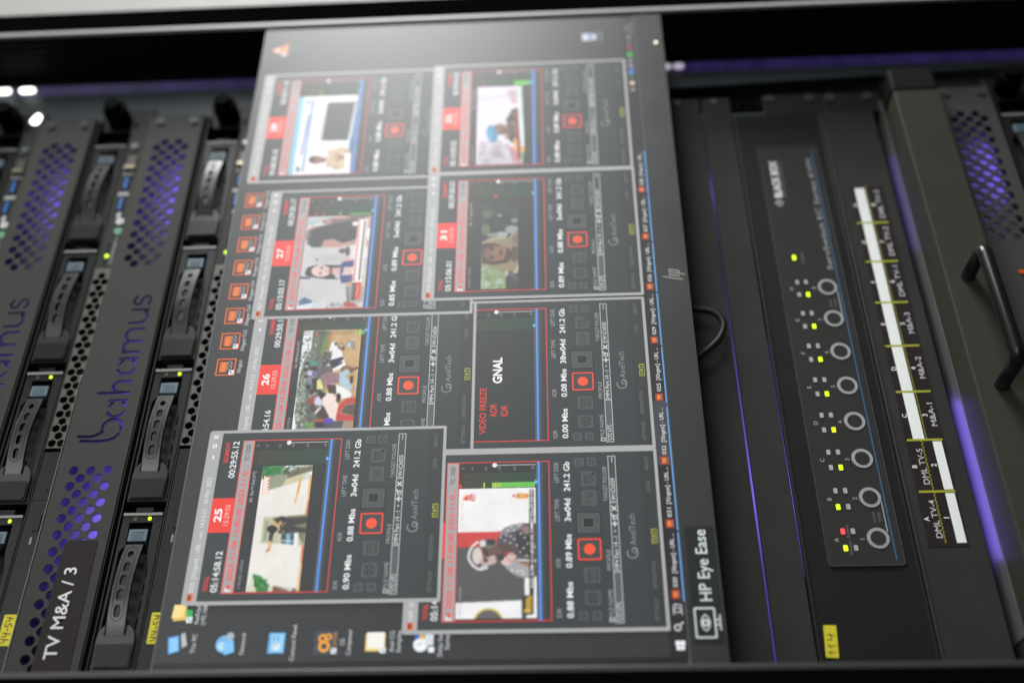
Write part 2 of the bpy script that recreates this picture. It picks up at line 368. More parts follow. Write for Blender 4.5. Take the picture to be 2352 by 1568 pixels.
# ================================================================ one-unit servers with four drive trays
def drive_tray(root, x0):
    Z = lambda v: v
    b = MB()
    opening = [(8, 17.4), (20, 17.2), (62, 17.6), (72, 20), (91.2, 20.2), (91, 35.0), (76, 34.6), (72, 37.8), (22, 38.4), (8, 38.0)]
    plate(b, [(0, 14.6), (97, 14.6), (97, 39.6), (0, 39.6)], [opening], 19.2, 21.5, TRAY, lambda p: (p[0]+x0, p[1], p[2]))
    vents = [rr(25+10.6*i, 33.2+10.6*i, 35.6, 38.6, 1.4, 3) for i in range(4)]+[rr(25+10.6*i, 33.2+10.6*i, 17.2, 21.0, 1.6, 3) for i in range(4)]
    plate(b, [(1, 15), (73, 15), (73, 39.2), (1, 39.2)], vents, 25.5, 26.5, surf('tray_floor', (0.022, 0.022, 0.022), 0.5), lambda p: (p[0]+x0, p[1], p[2]))
    b.box(x0+1, x0+96, 31, 31.6, 15, 39, DEEP)
    b.box(x0+73.2, x0+92, 26, 28, 19, 36, DEEP)
    b.box(x0+95.4, x0+97.2, 18.3, 21.4, 14.8, 39.4, surf('tray_edge_highlight', (0.22, 0.22, 0.22), 0.35))  # pale bar puts the tray's edge highlight into colour
    b.box(x0+98.6, x0+101.6, 20.5, 30, 22, 33, TRAY)
    L = Vector(root.location)/S
    tr = b.build('drive_tray', root)
    # swing handle with slots, bowed outwards
    b = MB()
    bow = lambda x: 18.2-5.2*math.sin(math.pi*min(1, max(0, (x-14)/64.0)))**1.0
    N = 16; top = [(20+56*i/N, 33.6+0.5*math.sin(math.pi*i/N)) for i in range(N+1)]; bot = [(20+56*i/N, 22.8+0.3*math.sin(math.pi*i/N)) for i in range(N, -1, -1)]
    slots = []
    for cx, hw, hh in ((69.2, 2.2, 1.7), (60.6, 3.1, 1.9), (51.8, 3.4, 2.0), (42.8, 3.5, 2.0), (33.2, 3.7, 2.0)): slots.append(rr(cx-hw, cx+hw, 28.6-hh, 28.6+hh, min(hw, hh)*0.92, 4))
    plate(b, top+bot, slots, 0, 2.2, GRIP, lambda p: (p[0]+x0, p[1]+bow(p[0]), p[2]), 2.5)
    groove = rr(27.6, 74.6, 24.9, 32.3, 3.6, 6); inner = rr(28.1, 74.1, 25.4, 31.8, 3.1, 6)
    plate(b, groove, [inner], -0.12, -0.04, TRAY, lambda p: (p[0]+x0, p[1]+bow(p[0]), p[2]), 2.5)
    # fork and square foot
    foot = [(1.4, 16.2), (16, 16.2)]+arc(16, 22.6, 10, 6.4, -90, 0, 8)+[(26.4, 33.8)]+arc(16, 33.4, 10, 5.2, 0, 90, 8)+[(1.4, 38.6)]
    plate(b, foot, [], 17.2, 20.4, GRIP, lambda p: (p[0]+x0, p[1]-0.012*(p[0])*2, p[2]))
    b.prism([(x0+p[0], p[1]) for p in rr(1.8, 14.6, 16.8, 38, 1.2, 3)], 16.2, 17.6, TRAY)
    b.box(x0+20, x0+27, 15.9, 18, 33.9, 34.5, DEEP); b.box(x0+20, x0+29, 15.9, 18, 22.0, 23.0, DEEP)
    h = b.build('handle', tr)
    b = MB(); b.box(x0+78.6, x0+86.4, 18.8, 25, 22.2, 33.9, LATCH)
    for i in range(4): b.box(x0+80+1.5*i, x0+80.5+1.5*i, 18.5, 18.9, 24, 32, surf('latch_rib', (0.1, 0.15, 0.19), 0.5))
    b.build('latch', tr, 0.4)
    for zz, mt in ((22.7, LEDG), (31.8, LEDD)):
        b = MB(); b.prism([(x0+p[0], p[1]) for p in rr(92.3, 94.7, zz-1.05, zz+1.05, 0.9, 4)], 18.9, 19.3, mt if x0 < 120 else TRAY); b.build('status_light', tr)
    return tr
def server(label):
    root = thing('storage_server', label, 'server', (0, 0, 0), 'one unit servers with four drive trays')
    b = MB(); b.box(-16, 446, 32, 400, 0.4, 43.6, DEEP); b.build('chassis', root)
    b = MB(); b.box(-16, 446, 17.8, 31, 40.6, 41.4, BLACK); b.box(-16, 446, 19.6, 31, 13.3, 14.2, BLACK); b.build('rail', root)
    for i in range(4): drive_tray(root, 5.3+105.1*i)
    # slim optical drive
    b = MB(); b.box(21-35, 112.8, 19.6, 31, 0.9, 12.9, TRAY); b.box(113.1, 147, 19.8, 31, 0.9, 12.9, TRAY); b.disc(119.5, 4.2, 0.8, 19.55, DEEP); b.box(83, 88, 19.35, 19.7, 5.6, 7.0, surf('grey_lens', (0.2, 0.23, 0.26), 0.4))
    od = b.build('optical_drive', root, 0.25)
    b = MB(); b.box(92.2, 103.2, 18.9, 19.6, 3.0, 7.0, TRAY); b.build('eject_button', od, 0.4)
    b = MB(); b.prism(rr(20.6, 39.2, 1.6, 9.6, 0.8, 3), 19.3, 19.5, YLAB)
    hw = lambda px, pz: (px, pz)
    y = 19.25
    def pen(pts): b.line([(21.8+p[0], 2.6+p[1]) for p in pts], 0.6, y, INK)
    pen([(0.4, 5.4), (0.9, 3.0), (2.9, 3.2)]); pen([(2.8, 5.4), (2.1, 0.6)])
    pen([(4.1, 5.2), (4.5, 2.9), (6.4, 3.2)]); pen([(6.3, 5.2), (5.7, 0.4)])
    pen([(7.6, 2.9), (9.1, 3.0)])
    pen([(12.2, 5.2), (10.4, 5.0), (10.2, 3.4), (11.4, 3.2), (11.9, 2.0), (11.0, 0.9), (9.9, 1.2)])
    pen([(13.4, 5.0), (13.6, 2.8), (15.8, 3.1)]); pen([(15.6, 5.2), (14.9, 0.6)])
    b.build('label', root, label='small yellow label handwritten 44-54')
    # honeycomb grille
    hx = []
    for i in range(14):
        for dx, dz in ((0, 3.05), (0, -3.05), (5.45, 0)):
            cx = 153.6+10.9*i+dx
            if cx < 294: hx.append([(cx+2.95*math.cos(math.radians(60*k)), max(0.9, min(12.9, 6.9+dz*1.0+2.95*math.sin(math.radians(60*k))))) for k in range(6)])
    b = MB(); plate(b, [(150, 0.5), (297, 0.5), (297, 13.2), (150, 13.2)], hx, 20, 20.8, surf('grille_paint', (0.07, 0.065, 0.055), 0.45)); b.box(150, 297, 29, 30, 0.6, 13.1, DEEP)
    b.build('vent_grille', root)
    # ports, buttons and lights at the right end
    b = MB(); b.box(297.2, 437, 19.8, 31, 0.8, 13, PANEL); fp = b.build('control_panel', root)
    def sub(name, f):
        q = MB(); f(q); return q.build(name, fp)
    sub('status_light', lambda q: q.cyl(307.6, 7.0, 1.5, 19.3, 19.8, LEDG, 16))
    for xx in (313.5, 318, 301.8): sub('status_light', lambda q: q.cyl(xx, 7.4, 1.0, 19.4, 19.8, DEEP, 12))
    sub('lettering', lambda q: (q.text('SUPERSERVER', 300, 2.0, 2.4, 19.75, GREYP, width=30)))
    sub('power_button', lambda q: q.cyl(339.6, 3.6, 3.2, 18.6, 19.8, surf('white_button', (0.5, 0.52, 0.5), 0.35)))
    sub('reset_button', lambda q: q.cyl(330.6, 3.2, 3.0, 18.6, 19.8, glow('8FD8A8', 0.45, 'lit_button', 0.4)))
    sub('lettering', lambda q: q.prism(circ(346.5, 6.4, 3.2, 14, 1.6), 19.6, 19.8, surf('white_mark', (0.42, 0.43, 0.42), 0.5)))
    for xx in (351.5, 372.2):
        sub('usb_port', lambda q: (q.box(xx, xx+12, 19.3, 19.8, 4.4, 9.8, DEEP), q.box(xx+0.4, xx+11.6, 19.0, 19.3, 6.0, 8.4, USBB)))
        sub('lettering', lambda q: q.box(xx+14.4, xx+17.6, 19.6, 19.8, 3.0, 11.4, GREYP))
    sub('serial_port', lambda q: (q.box(391.5, 394.6, 16.6, 19.8, 2.6, 11, GOLD), q.box(394.6, 406, 18.4, 19.8, 3.4, 10.4, surf('port_body', (0.05, 0.048, 0.04), 0.4))))
    sub('screw', lambda q: (q.cyl(416.5, 8.0, 3.6, 18.6, 19.8, STEEL, 18), q.cyl(416.5, 8.0, 1.2, 18.2, 18.6, METAL, 12)))
    b = MB(); b.box(437.4, 462, 24, 27, 0.8, 43, BLACK); b.prism(circ(448.5, 27.4, 9.4, 20, 9.4), 8, 24, KNOB); b.prism(circ(448.5, 27.4, 6.4, 20), 2, 8, KNOB); b.build('thumb_knob', root, 1.2)
    return root
s2 = server('one unit server with yellow 44-54 label half hidden behind the monitor')
s2.location = Vector((0, 0, 321.8))*S
copy_tree(s2, (0, 0, 410.75), 'one unit server between the two vented covers with its whole optical drive in view')
copy_tree(s2, (0, 0, 499.7), 'one unit server in the far top corner, only its port strip in view')
copy_tree(s2, (0, 0, -293.6), 'one unit server below the last vented cover, only a pale latch showing')

# ================================================================ blank panels under the monitor
b0 = thing('blank_panel', 'plain dark blank panel behind the monitor chin above the purple light line', 'rack panel', (-12, 30, -34), 'blank panels in the cabinet')
b = MB(); b.box(-16, 458, 30, 33.2, -29.4, 54, PANEL); ob(b, 'plate', b0, 0.5)
b = MB(); b.cyl(453.5, -12, 3, 29, 30, STEEL, 16); ob(b, 'screw', b0)
b1 = thing('blank_panel', 'narrow dark filler panel between the purple light line and the switch box', 'rack panel', (-12, 30, -56), 'blank panels in the cabinet')
b = MB(); b.box(-16, 458, 30, 33.2, -53.6, -31.4, PANEL); ob(b, 'plate', b1, 0.5)
b = MB(); b.cyl(453.4, -40.7, 3, 29, 30, STEEL, 16); ob(b, 'screw', b1)
LINE = glow('6C5AC8', 1.0, 'purple_leak_glow', 0.4); n = LINE.node_tree  # purple light leaking between panels, put in as emission
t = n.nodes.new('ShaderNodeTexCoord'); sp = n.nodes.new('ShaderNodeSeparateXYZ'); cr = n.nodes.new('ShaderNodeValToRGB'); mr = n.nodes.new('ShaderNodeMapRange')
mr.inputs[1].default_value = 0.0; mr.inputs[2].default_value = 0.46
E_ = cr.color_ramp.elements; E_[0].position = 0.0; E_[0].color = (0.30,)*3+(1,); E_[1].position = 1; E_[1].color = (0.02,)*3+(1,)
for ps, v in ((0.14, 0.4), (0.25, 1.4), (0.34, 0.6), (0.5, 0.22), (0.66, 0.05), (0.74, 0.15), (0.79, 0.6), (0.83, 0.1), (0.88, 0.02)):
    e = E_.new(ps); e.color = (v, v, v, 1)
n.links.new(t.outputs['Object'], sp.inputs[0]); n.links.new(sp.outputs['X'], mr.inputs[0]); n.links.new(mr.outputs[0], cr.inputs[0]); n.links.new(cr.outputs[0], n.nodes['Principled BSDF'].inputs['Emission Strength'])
b = MB(); b.box(-12, 446, 33.6, 36, -31.3, -29.5, LINE); b.box(60, 230, 33.6, 36, -54.7, -54.3, LINE); ob(b, 'glow_strip', cab)  # glowing bars fill the gaps where the purple light leaks out

# ================================================================ eight-way switch box
kv = thing('video_switch', 'black eight button switch box with green status lights and white rings', 'switch box', (-12, 30, -122))
b = MB(); plate(b, rr(-16, 437.5, -121.4, -54.6, 1, 3), [], 30, 31.5, KVMP); b.box(-16, 437, 31.6, 200, -121, -55.4, KVMP); b.box(-16, 437, 29.2, 30.4, -56.6, -54.4, BLACK); b.box(-16, 437, 29.2, 30.4, -121.6, -120.0, BLACK); ob(b, 'case', kv, 0.3)
ov = MB()
plate(ov, rr(64.6, 402, -113.6, -69.0, 2.2, 5), [], 29.3, 29.9, OVER)
lip = surf('overlay_lip', (0.045, 0.045, 0.045), 0.35)
plate(ov, rr(64.2, 402.4, -114.0, -68.6, 2.6, 5), [rr(64.9, 401.7, -113.3, -69.3, 2.0, 5)], 29.05, 29.9, lip)
Y = 29.27
ov.box(67.8, 398, Y-0.03, Y, -109.5, -108.6, BLUEP)
ov.box(85.5, 106, Y-0.03, Y, -107.3, -106.6, GREYP); ov.text('SCAN', 92, -101.6, 1.7, Y, DIMP, width=6.4); ov.text('TIME', 92, -104.9, 1.7, Y, DIMP, width=6.4)
ov.box(244, 266, Y-0.03, Y, -107.3, -106.6, GREYP); ov.text('SCAN', 251, -101.6, 1.7, Y, DIMP, width=6.4); ov.text('TYPE', 251, -104.9, 1.7, Y, DIMP, width=6.4)
ov.text('Status', 71.2, -84.1, 1.9, Y, DIMP, width=8.6); ov.text('Select', 82.2, -84.1, 1.9, Y, DIMP, width=8.4)
ov.text('POWER', 289.5, -88.6, 2.2, Y, DIMP, width=9.4)
ov.text('BLACK BOX', 351.4, -81.0, 5.2, Y, WHITE, width=36, bold=0.03); ov.text('NETWORK SERVICES', 351.4, -84.4, 1.9, Y, DIMP, width=36)
ov.line([(342.6, -78.0), (346, -75.2), (349.4, -78.0), (346, -80.9)], 0.9, Y, GREYP, True); ov.line([(344.4, -78.0), (346, -76.6), (347.6, -78.0), (346, -79.4)], 0.7, Y, GREYP, True)
ov.text('ServSwitch EC Series KVM', 283.3, -107.2, 3.8, Y, GREYP, width=105)
for i in range(8):
    cx = 81.5+26.65*i
    ov.text('ABCDEFGH'[i], cx-0.6, -77.1, 2.6, Y, GREYP, align='c', bold=0.01); ov.text(str(i+1), cx-0.4, -92.6, 2.6, Y, GREYP, align='c', bold=0.01)
ovo = ob(ov, 'control_overlay', kv)
RING = surf('ring_print', (0.30, 0.31, 0.31), 0.4)
for i in range(8):
    cx = 81.5+26.65*i
    b = MB(); plate(b, circ(cx, -100.6, 6.65, 36), [circ(cx, -100.6, 4.5, 36)], 28.9, 29.3, RING); b.cyl(cx, -100.6, 4.6, 28.7, 29.3, OVER, 28); ob(b, 'push_button', kv)
    lit = ((-5.95, -80.3),) if i < 2 else ((-5.95, -86.4),)
    for dx, dz in ((-5.95, -80.3), (4.75, -80.4), (-5.95, -86.4), (4.75, -86.4)):
        mt = LEDG if (dx, dz) in lit else (LEDR if (i == 0 and dz == -80.4) else LEDOFF)
        b = MB(); b.prism(rr(cx+dx-1.75, cx+dx+1.75, dz-1.2, dz+1.2, 0.3, 2), 28.9, 29.3, mt); ob(b, 'status_light', kv)
b = MB(); b.prism(rr(292.6, 296.6, -82.6, -80.2, 0.6, 3), 28.8, 29.3, LEDG); ob(b, 'status_light', kv)
b = MB(); b.box(437.8, 460, 30.8, 33.2, -127.4, -79.6, BLACK); ear = ob(b, 'mounting_ear', kv, 0.4)
for zz in (-84.9, -116.4):
    b = MB(); b.cyl(454.6, zz, 3.4, 29.4, 30.8, STEEL, 16); b.disc(454.6, zz, 1.3, 29.3, DEEP); ob(b, 'screw', kv)
b = MB(); b.prism([(10.4, -65.6), (10.9, -58.4), (29.3, -59.7), (29.1, -67.0)], 29.7, 29.9, YLAB)
def pen2(pts): b.line(pts, 0.5, 29.62, INK)
pen2([(12.2, -62.0), (13.9, -60.2)]); pen2([(13.9, -60.2), (13.5, -64.4)]); pen2([(15.9, -62.4), (17.7, -60.5)]); pen2([(17.7, -60.5), (17.2, -64.8)]); pen2([(20.9, -60.6), (20.6, -63.2)]); pen2([(20.6, -63.2), (24.6, -62.9)]); pen2([(23.8, -61.0), (23.0, -65.2)])
ob(b, 'label', kv, label='small yellow label handwritten 114')

# ================================================================ panel with the printed label strip
lp = thing('label_panel', 'dark panel with a printed tape strip naming inputs A to H', 'rack panel', (-12, 30, -165))
b = MB(); b.box(-16, 437.5, 30, 33.4, -163.4, -122.6, PANEL); b.box(-16, 437.5, 29.4, 31, -124.8, -122.4, PANEL); ob(b, 'plate', lp, 0.7)
b = MB(); b.box(437.8, 460, 30.8, 33.2, -171.8, -128, BLACK); ob(b, 'mounting_ear', lp, 0.4)
for zz in (-129.6-3, -161.4):
    b = MB(); b.cyl(454, zz, 3.4, 29.4, 30.8, STEEL, 16); b.disc(454, zz, 1.3, 29.3, DEEP); ob(b, 'screw', lp)
b = MB(); b.prism([(75.6, -153.4), (75.6, -129.4), (359.4, -132), (359.4, -156.2)], 29.72, 29.85, TAPE)
Y = 29.7
tk = [76.7, 111.5, 147.2, 182.6, 218.2, 253.9, 289.4, 324.8, 358.6]
LTXT = surf('label_text', (0.5, 0.48, 0.5), 0.5)
names = ['DML TV-4', 'DML TV-5', 'M&A-1', 'M&A-2', 'M&A-3', 'DML TV-1', 'DML TV-2', 'DML TV-3']
for i in range(8):
    x0, x1 = tk[i]+1.2, tk[i+1]-1.2; cx = (x0+x1)/2
    if i < 2:
        b.rect(x0, x1, -152.3, -146.6, Y, WHITE); b.text('AB'[i], cx-0.6, -133.4, 2.9, Y-.01, WHITE, align='c', bold=0.01)
        b.text(names[i], cx-0.6, -139.0, 3.6, Y-.02, LTXT, width=24.6, align='c', bold=0.006); b.text('12'[i], cx, -145.6, 3.2, Y-.01, WHITE, align='c', bold=0.01)
        for k in range(24): b.line([(x0+k*1.4, -140.0+0.55*(-1)**k), (x0+(k+1)*1.4, -140.0-0.55*(-1)**k)], 0.45, Y-.03, YLINE)
    else:
        b.rect(x0-0.6, x1+0.6, -142.2, -135.0, Y, WHITE); b.text('CDEFGH'[i-2], cx, -134.6, 2.9, Y-.01, WHITE, align='c', bold=0.01)
        b.text('345678'[i-2], cx, -147.6, 3.2, Y-.01, WHITE, align='c', bold=0.01); wn = 26.5 if 'TV' in names[i] else 17
        b.text(names[i], cx+0.5, -152.4, 3.6, Y-.02, LTXT, width=wn, align='c', bold=0.006)
        for k in range(26): b.line([(x0-1+k*1.38, -143.4+0.4*(-1)**k), (x0-1+(k+1)*1.38, -143.4-0.4*(-1)**k)], 0.4, Y-.03, YLINE)
    if i: b.box(tk[i]-0.75, tk[i]+0.75, Y-.06, Y-.04, -153.2+0.2*i*-0.3, -131, YLINE)
ob(b, 'label_tape', lp)

# ================================================================ big olive panel with a handle
ol = thing('storage_array', 'olive grey protruding equipment front with a black bar handle below the label strip panel', 'server', (-12, 0, -245))
b = MB(); b.box(-5, 428, 0, 26, -204.2, -169.8, OLIVE); ob(b, 'front_plate', ol, 1.3)
b = MB(); b.box(428.3, 452, 0.4, 26, -204.2, -169.4, surf('shaded_end_colour', (0.012, 0.012, 0.011), 0.6, spec=0.05)); ob(b, 'shaded_end', ol, 2.5)  # dark end section; the panel's fall into shade is put into its colour
b = MB(); b.box(20, 446, 26.2, 80, -176, -169.6, surf('lid_paint', (0.1, 0.1, 0.1), 0.4, grain=0.3)); b.box(-5, 19.6, 26.2, 80, -176, -170.0, PANEL); b.box(-5, 452, 81, 83, -245, -163, DEEP); ob(b, 'lid', ol)
b = MB(); path = [(252.5, 1, -184)]+[(252.5, -25, -184)]+[(252.5-7*(1-math.cos(a)), -25-7*math.sin(a), -184) for a in [math.pi/2*i/6 for i in range(1, 7)]]
path += [(175.5-0+7*(1-1), -32, -184.6)]+[(175.5-7*math.sin(a), -25-7*math.cos(a), -185) for a in [math.pi/2*i/6 for i in range(1, 7)]]+[(168.5, 1, -185)]
tube(b, path, 4.6, surf('handle_black', (0.007, 0.007, 0.007), 0.32, spec=0.35), 16); ob(b, 'handle', ol)
b = MB(); b.prism([(-4, -205), (-4, -178), (66, -171.9), (66.4, -205)], -0.25, -0.05, surf('film_label', (0.07, 0.055, 0.05), 0.3)); ob(b, 'label', ol)
b = MB(); b.box(452.4, 468, 30, 33, -260, -174, BLACK); ob(b, 'mounting_ear', ol)
for px, pw, wd in ((125, 0.020, 110), (350, 0.0028, 90)): area('gap_light', (px, 37, -164.2), (px, 36, -170), wd, pw, PURPLE, 8)

# ================================================================ monitor
TILT = -0.02099
mon = thing('monitor', 'flat computer monitor showing many recorder windows, its chin carrying a sticker', 'monitor', (0, 0, 0))
mon.rotation_euler = (0, 0, TILT)
b = MB(); b.box(-16, 514.6, 0.35, 13, 0, 318.2, CHIN); b.box(140, 360, 13.2, 16, 70, 250, BLACK); b.build('housing', mon, 0.7)
b = MB(); b.box(-16, 514.4, -0.25, 0.34, 0.25, 21.0, CHIN); b.box(-16, 514.4, -0.55, 0.34, 21.05, 21.5, surf('chin_ridge', (0.12, 0.12, 0.12), 0.35)); b.build('chin', mon, 0.1)
GREY = surf('panel_border', (0.012, 0.013, 0.013), SCREEN_ROUGH)
b = MB(); b.box(-16, 514.0, 0.05, 0.34, 21.55, 317.9, GREY)
b.frame(-16, 514.5, 21.55, 318.3, 0.9, 0.0, surf('panel_rim', (0.10, 0.10, 0.10), 0.4)); b.build('screen_border', mon)
b = MB(); b.cyl(479.8, 5.9, 1.1, -0.5, -0.25, glow('FFF6D8', 3.0, 'power_led', 0.4), 16); b.build('power_light', mon)
b = MB()
for (x, z0, z1) in ((254.0, 4.2, 17.2), (256.4, 6.0, 13.2), (258.6, 2.4, 13.0), (260.8, 6.0, 13.0)): b.poly([(x-0.5-(10-z0)*0.22, z0), (x+0.5-(10-z0)*0.22, z0), (x+0.5+(z1-10)*0.22, z1), (x-0.5+(z1-10)*0.22, z1)], -0.30, surf('logo_print', (0.36, 0.36, 0.33), 0.35, metal=0.5))
b.poly([(255.6, 12.2), (257.6, 12.2), (257.8, 13.1), (255.8, 13.1)], -0.31, MATS['logo_print']); b.poly([(259.0, 12.2), (261.6, 12.2), (261.8, 13.1), (259.2, 13.1)], -0.31, MATS['logo_print']); b.poly([(258.0, 6.0), (260.4, 6.0), (260.6, 6.9), (258.2, 6.9)], -0.31, MATS['logo_print'])
b.build('maker_mark', mon)
b = MB(); plate(b, rr(10.6, 78.2, 1.8, 18.4, 1.2, 4), [], -0.42, -0.28, STICK); Y = -0.45
plate(b, rr(13.2, 30.4, 5.6, 17.4, 1.0, 4), [rr(14.2, 29.4, 6.6, 16.4, 0.5, 4)], Y-.02, Y, MINT)
b.box(17.6, 26.4, Y-.02, Y, 2.9, 3.7, MINT); b.box(20.4, 21.2, Y-.02, Y, 3.7, 5.7, MINT); b.box(23.0, 23.8, Y-.02, Y, 3.7, 5.7, MINT)
eye = arc(21.8, 8.0, 5.6, 5.6, 35, 145, 10); eye2 = arc(21.8, 14.6, 5.6, 5.6, 215, 325, 10)
b.line(eye, 0.75, Y, MINT); b.line(eye2, 0.75, Y, MINT); b.ring(21.8, 11.4, 0.9, 2.1, Y-.02, Y, MINT, 20)
b.text('HP Eye Ease', 34.0, 6.6, 6.5, Y, MINT, width=42.0, bold=0.012)
b.build('sticker', mon)

# ---------------- lit picture
PX = lambda x: x/1920*527-14
PZ = lambda y: 318-y/1920*527
k_ = 527/1920
def hexc(*c): return '%02X%02X%02X' % c
class Win(MB):
    """draws in screen pixels (x right, y down) relative to an origin; depth in mm"""
    def __init__(s, ox, oy, d): super().__init__(); s.ox, s.oy, s.d = ox, oy, d
    def X(s, x): return PX(s.ox+x)
    def Z(s, y): return PZ(s.oy+y)
    def r(s, x0, x1, y0, y1, c, l=0, k=1.0): return s.rect(s.X(x0), s.X(x1), s.Z(y1), s.Z(y0), s.d-0.012*l, glow(c, k))
    def fr(s, x0, x1, y0, y1, t, c, l=0, k=1.0): return s.frame(s.X(x0), s.X(x1), s.Z(y1), s.Z(y0), t*k_, s.d-0.012*l, glow(c, k))
    def p(s, pts, c, l=0): return s.poly([(s.X(a), s.Z(q)) for a, q in pts], s.d-0.012*l, glow(c))
    def e(s, x, y, rx, ry, c, l=0, n=20): return s.p([(x+rx*math.cos(2*math.pi*i/n), y+ry*math.sin(2*math.pi*i/n)) for i in range(n)], c, l)
    def ln(s, pts, wd, c, l=0, closed=False): return s.line([(s.X(a), s.Z(q)) for a, q in pts], wd*k_, s.d-0.012*l, glow(c), closed)
    def rg(s, x, y, r0, r1, c, l=0): return s.ring(s.X(x), s.Z(y), r0*k_, r1*k_, s.d-0.012*l, s.d-0.012*l, glow(c))
    def t(s, txt, x, base, cap, c, width=None, align='l', bold=0.0, l=3): return s.text(txt, s.X(x), s.Z(base), cap*k_, s.d-0.012*l, glow(c), None if width is None else width*k_, align, bold)

# desktop picture
scr_m = glow('26282B', 1.0, 'desktop_picture'); n = scr_m.node_tree
t = n.nodes.new('ShaderNodeTexCoord'); vo = n.nodes.new('ShaderNodeTexVoronoi'); vo.inputs['Scale'].default_value = 320; vo.feature = 'DISTANCE_TO_EDGE'
cr = n.nodes.new('ShaderNodeValToRGB'); cr.color_ramp.elements[0].position = 0.0; cr.color_ramp.elements[0].color = (*lin('2E3135'), 1); cr.color_ramp.elements[1].position = 0.12; cr.color_ramp.elements[1].color = (*lin('27292C'), 1)
n.links.new(t.outputs['Object'], vo.inputs['Vector']); n.links.new(vo.outputs['Distance'], cr.inputs[0]); n.links.new(cr.outputs[0], n.nodes['Principled BSDF'].inputs['Emission Color'])
b = MB(); b.box(PX(63), PX(1913), -0.05, 0.04, 21.9, 317.2, scr_m); screen = b.build('screen', mon)

# taskbar
tb = Win(0, 0, -0.08); tb.r(63, 1913, 1042, 1078.6, '17171B')
tb.r(479, 638, 1042, 1078.4, '3C3D42', 1)
for (x0, x1, y0, y1) in ((77, 85, 1055.5, 1063), (86, 95.5, 1054, 1063), (77, 85, 1064, 1071.5), (86, 95.5, 1064, 1073)): tb.r(x0, x1, y0, y1, 'F4F4FA', 2)
tb.rg(122, 1061, 4.5, 7.2, 'D8D8DC', 2); tb.ln([(127, 1066), (133, 1073)], 2.4, 'D8D8DC', 2)
tb.fr(152, 163, 1057, 1070, 1.6, 'D8D8DC', 2); tb.ln([(148, 1055), (167, 1055)], 1.4, 'D8D8DC', 2); tb.ln([(148, 1072), (167, 1072)], 1.4, 'D8D8DC', 2); tb.ln([(168.5, 1057), (168.5, 1072)], 1.6, 'D8D8DC', 2); tb.r(167, 170.5, 1058, 1062, 'D8D8DC', 3)
for nm, x in (('030', 181), ('031', 334), ('032', 481), ('025', 639), ('029', 792), ('026', 945), ('027', 1098), ('028', 1250)):
    tb.r(x, x+18, 1054.5, 1071, 'D04018', 2); tb.r(x+1.6, x+16.4, 1056, 1069.5, '4A2010', 3); tb.r(x+2.6, x+15.4, 1057.5, 1064.5, 'F07820', 4); tb.e(x+6, 1066.5, 2.2, 2.2, '989898', 4, 8); tb.e(x+12, 1066.5, 2.2, 2.2, '989898', 4, 8)
    tb.t(nm, x+24, 1068, 9, 'E8E8EC', width=21); tb.t('[XIngest] - URL ...', x+54, 1068, 9, 'E8E8EC', width=86)
    tb.r(x-6, x+142, 1076.4, 1079.2, '5AA2EA', 2)
tray = [(1617, 6, 'B0A8A0', 1), (1641, 8, 'E0A040', 0), (1644, 6, 'D8D8E8', 0), (1668, 6, '308030', 0), (1686, 9, '4A78D8', 0), (1709, 7, 'A8A8B0', 1), (1731, 7, 'A0A0A8', 1), (1755, 10, '28A828', 0), (1781, 7, 'A83038', 0), (1803, 5, '909098', 1), (1826, 6, 'A0A0A8', 1)]
for i, (x, r_, c, hollow) in enumerate(tray):
    if hollow: tb.rg(x, 1061, r_*0.5, r_, c, 2)
    else: tb.e(x, 1061, r_, r_*0.9, c, 2+i % 3)
tb.t('15:29', 1848, 1059, 7, 'B0B0B4', width=26, align='l'); tb.t('06/11/2023', 1840, 1072, 7, 'B0B0B4', width=42)
tb.build('taskbar', screen)

# desktop icons
def icon(label_lines, x, y, draw, lw=None, c='D4D6D8'):
    d = Win(x, y, -0.08); draw(d)
    for i, (tx, w_) in enumerate(label_lines): d.t(tx, 23, 60+14*i, 9, c, width=w_, align='c', l=4)
    d.build('desktop_icon', screen)
def film(d):
    d.fr(0, 46, 0, 46, 2.8, 'F06A28', 1); d.r(2.8, 43.2, 2.8, 43.2, '2C2220', 0); d.r(9, 37, 8, 26, 'E8762A', 1)
    for i in range(6): d.r(10.5+4.6*i, 12.5+4.6*i, 9.5, 11.5, '2C2220', 2); d.r(10.5+4.6*i, 12.5+4.6*i, 22.5, 24.5, '2C2220', 2)
    d.rg(21, 31, 3.6, 5.2, '9AA0A4', 3); d.rg(33.5, 31, 3.6, 5.2, '9AA0A4', 3); d.r(18, 37, 36.2, 37.6, '9AA0A4', 3)
    d.r(2, 14, 32, 44, 'E8EEF4', 4); d.ln([(5, 41), (10, 35)], 2, '3868B0', 5); d.p([(7, 34), (12, 34), (12, 39)], '3868B0', 5)
for i, tx in enumerate(['XIngest', 'XIngest Ch2', 'XIngest Ch3', 'XIngest Ch4', 'XIngest Ch5', 'XIngest Ch6', 'XIngest Ch7', 'XIngest Ch8']):
    icon([(tx, 36 if i == 0 else 60)], 734+72.6*i, 25.5, film)
def pc(d): d.p([(2, 6), (36, 0), (40, 22), (8, 28)], '58A4E8', 1); d.p([(5, 9), (33, 4), (36, 20), (10, 25)], '8CCBF8', 2); d.p([(14, 32), (42, 26), (46, 34), (20, 42)], 'B8BCC4', 1)
icon([('This PC', 40)], 80, 24, pc)
def net(d): d.e(22, 18, 18, 18, '6FB4E8', 1); d.e(18, 14, 9, 10, 'B4DCF4', 2); d.p([(0, 20), (26, 16), (30, 36), (6, 40)], '7CC4F4', 3); d.e(38, 28, 8, 8, 'A8B4C0', 2)
icon([('Network', 44)], 79, 125, net)
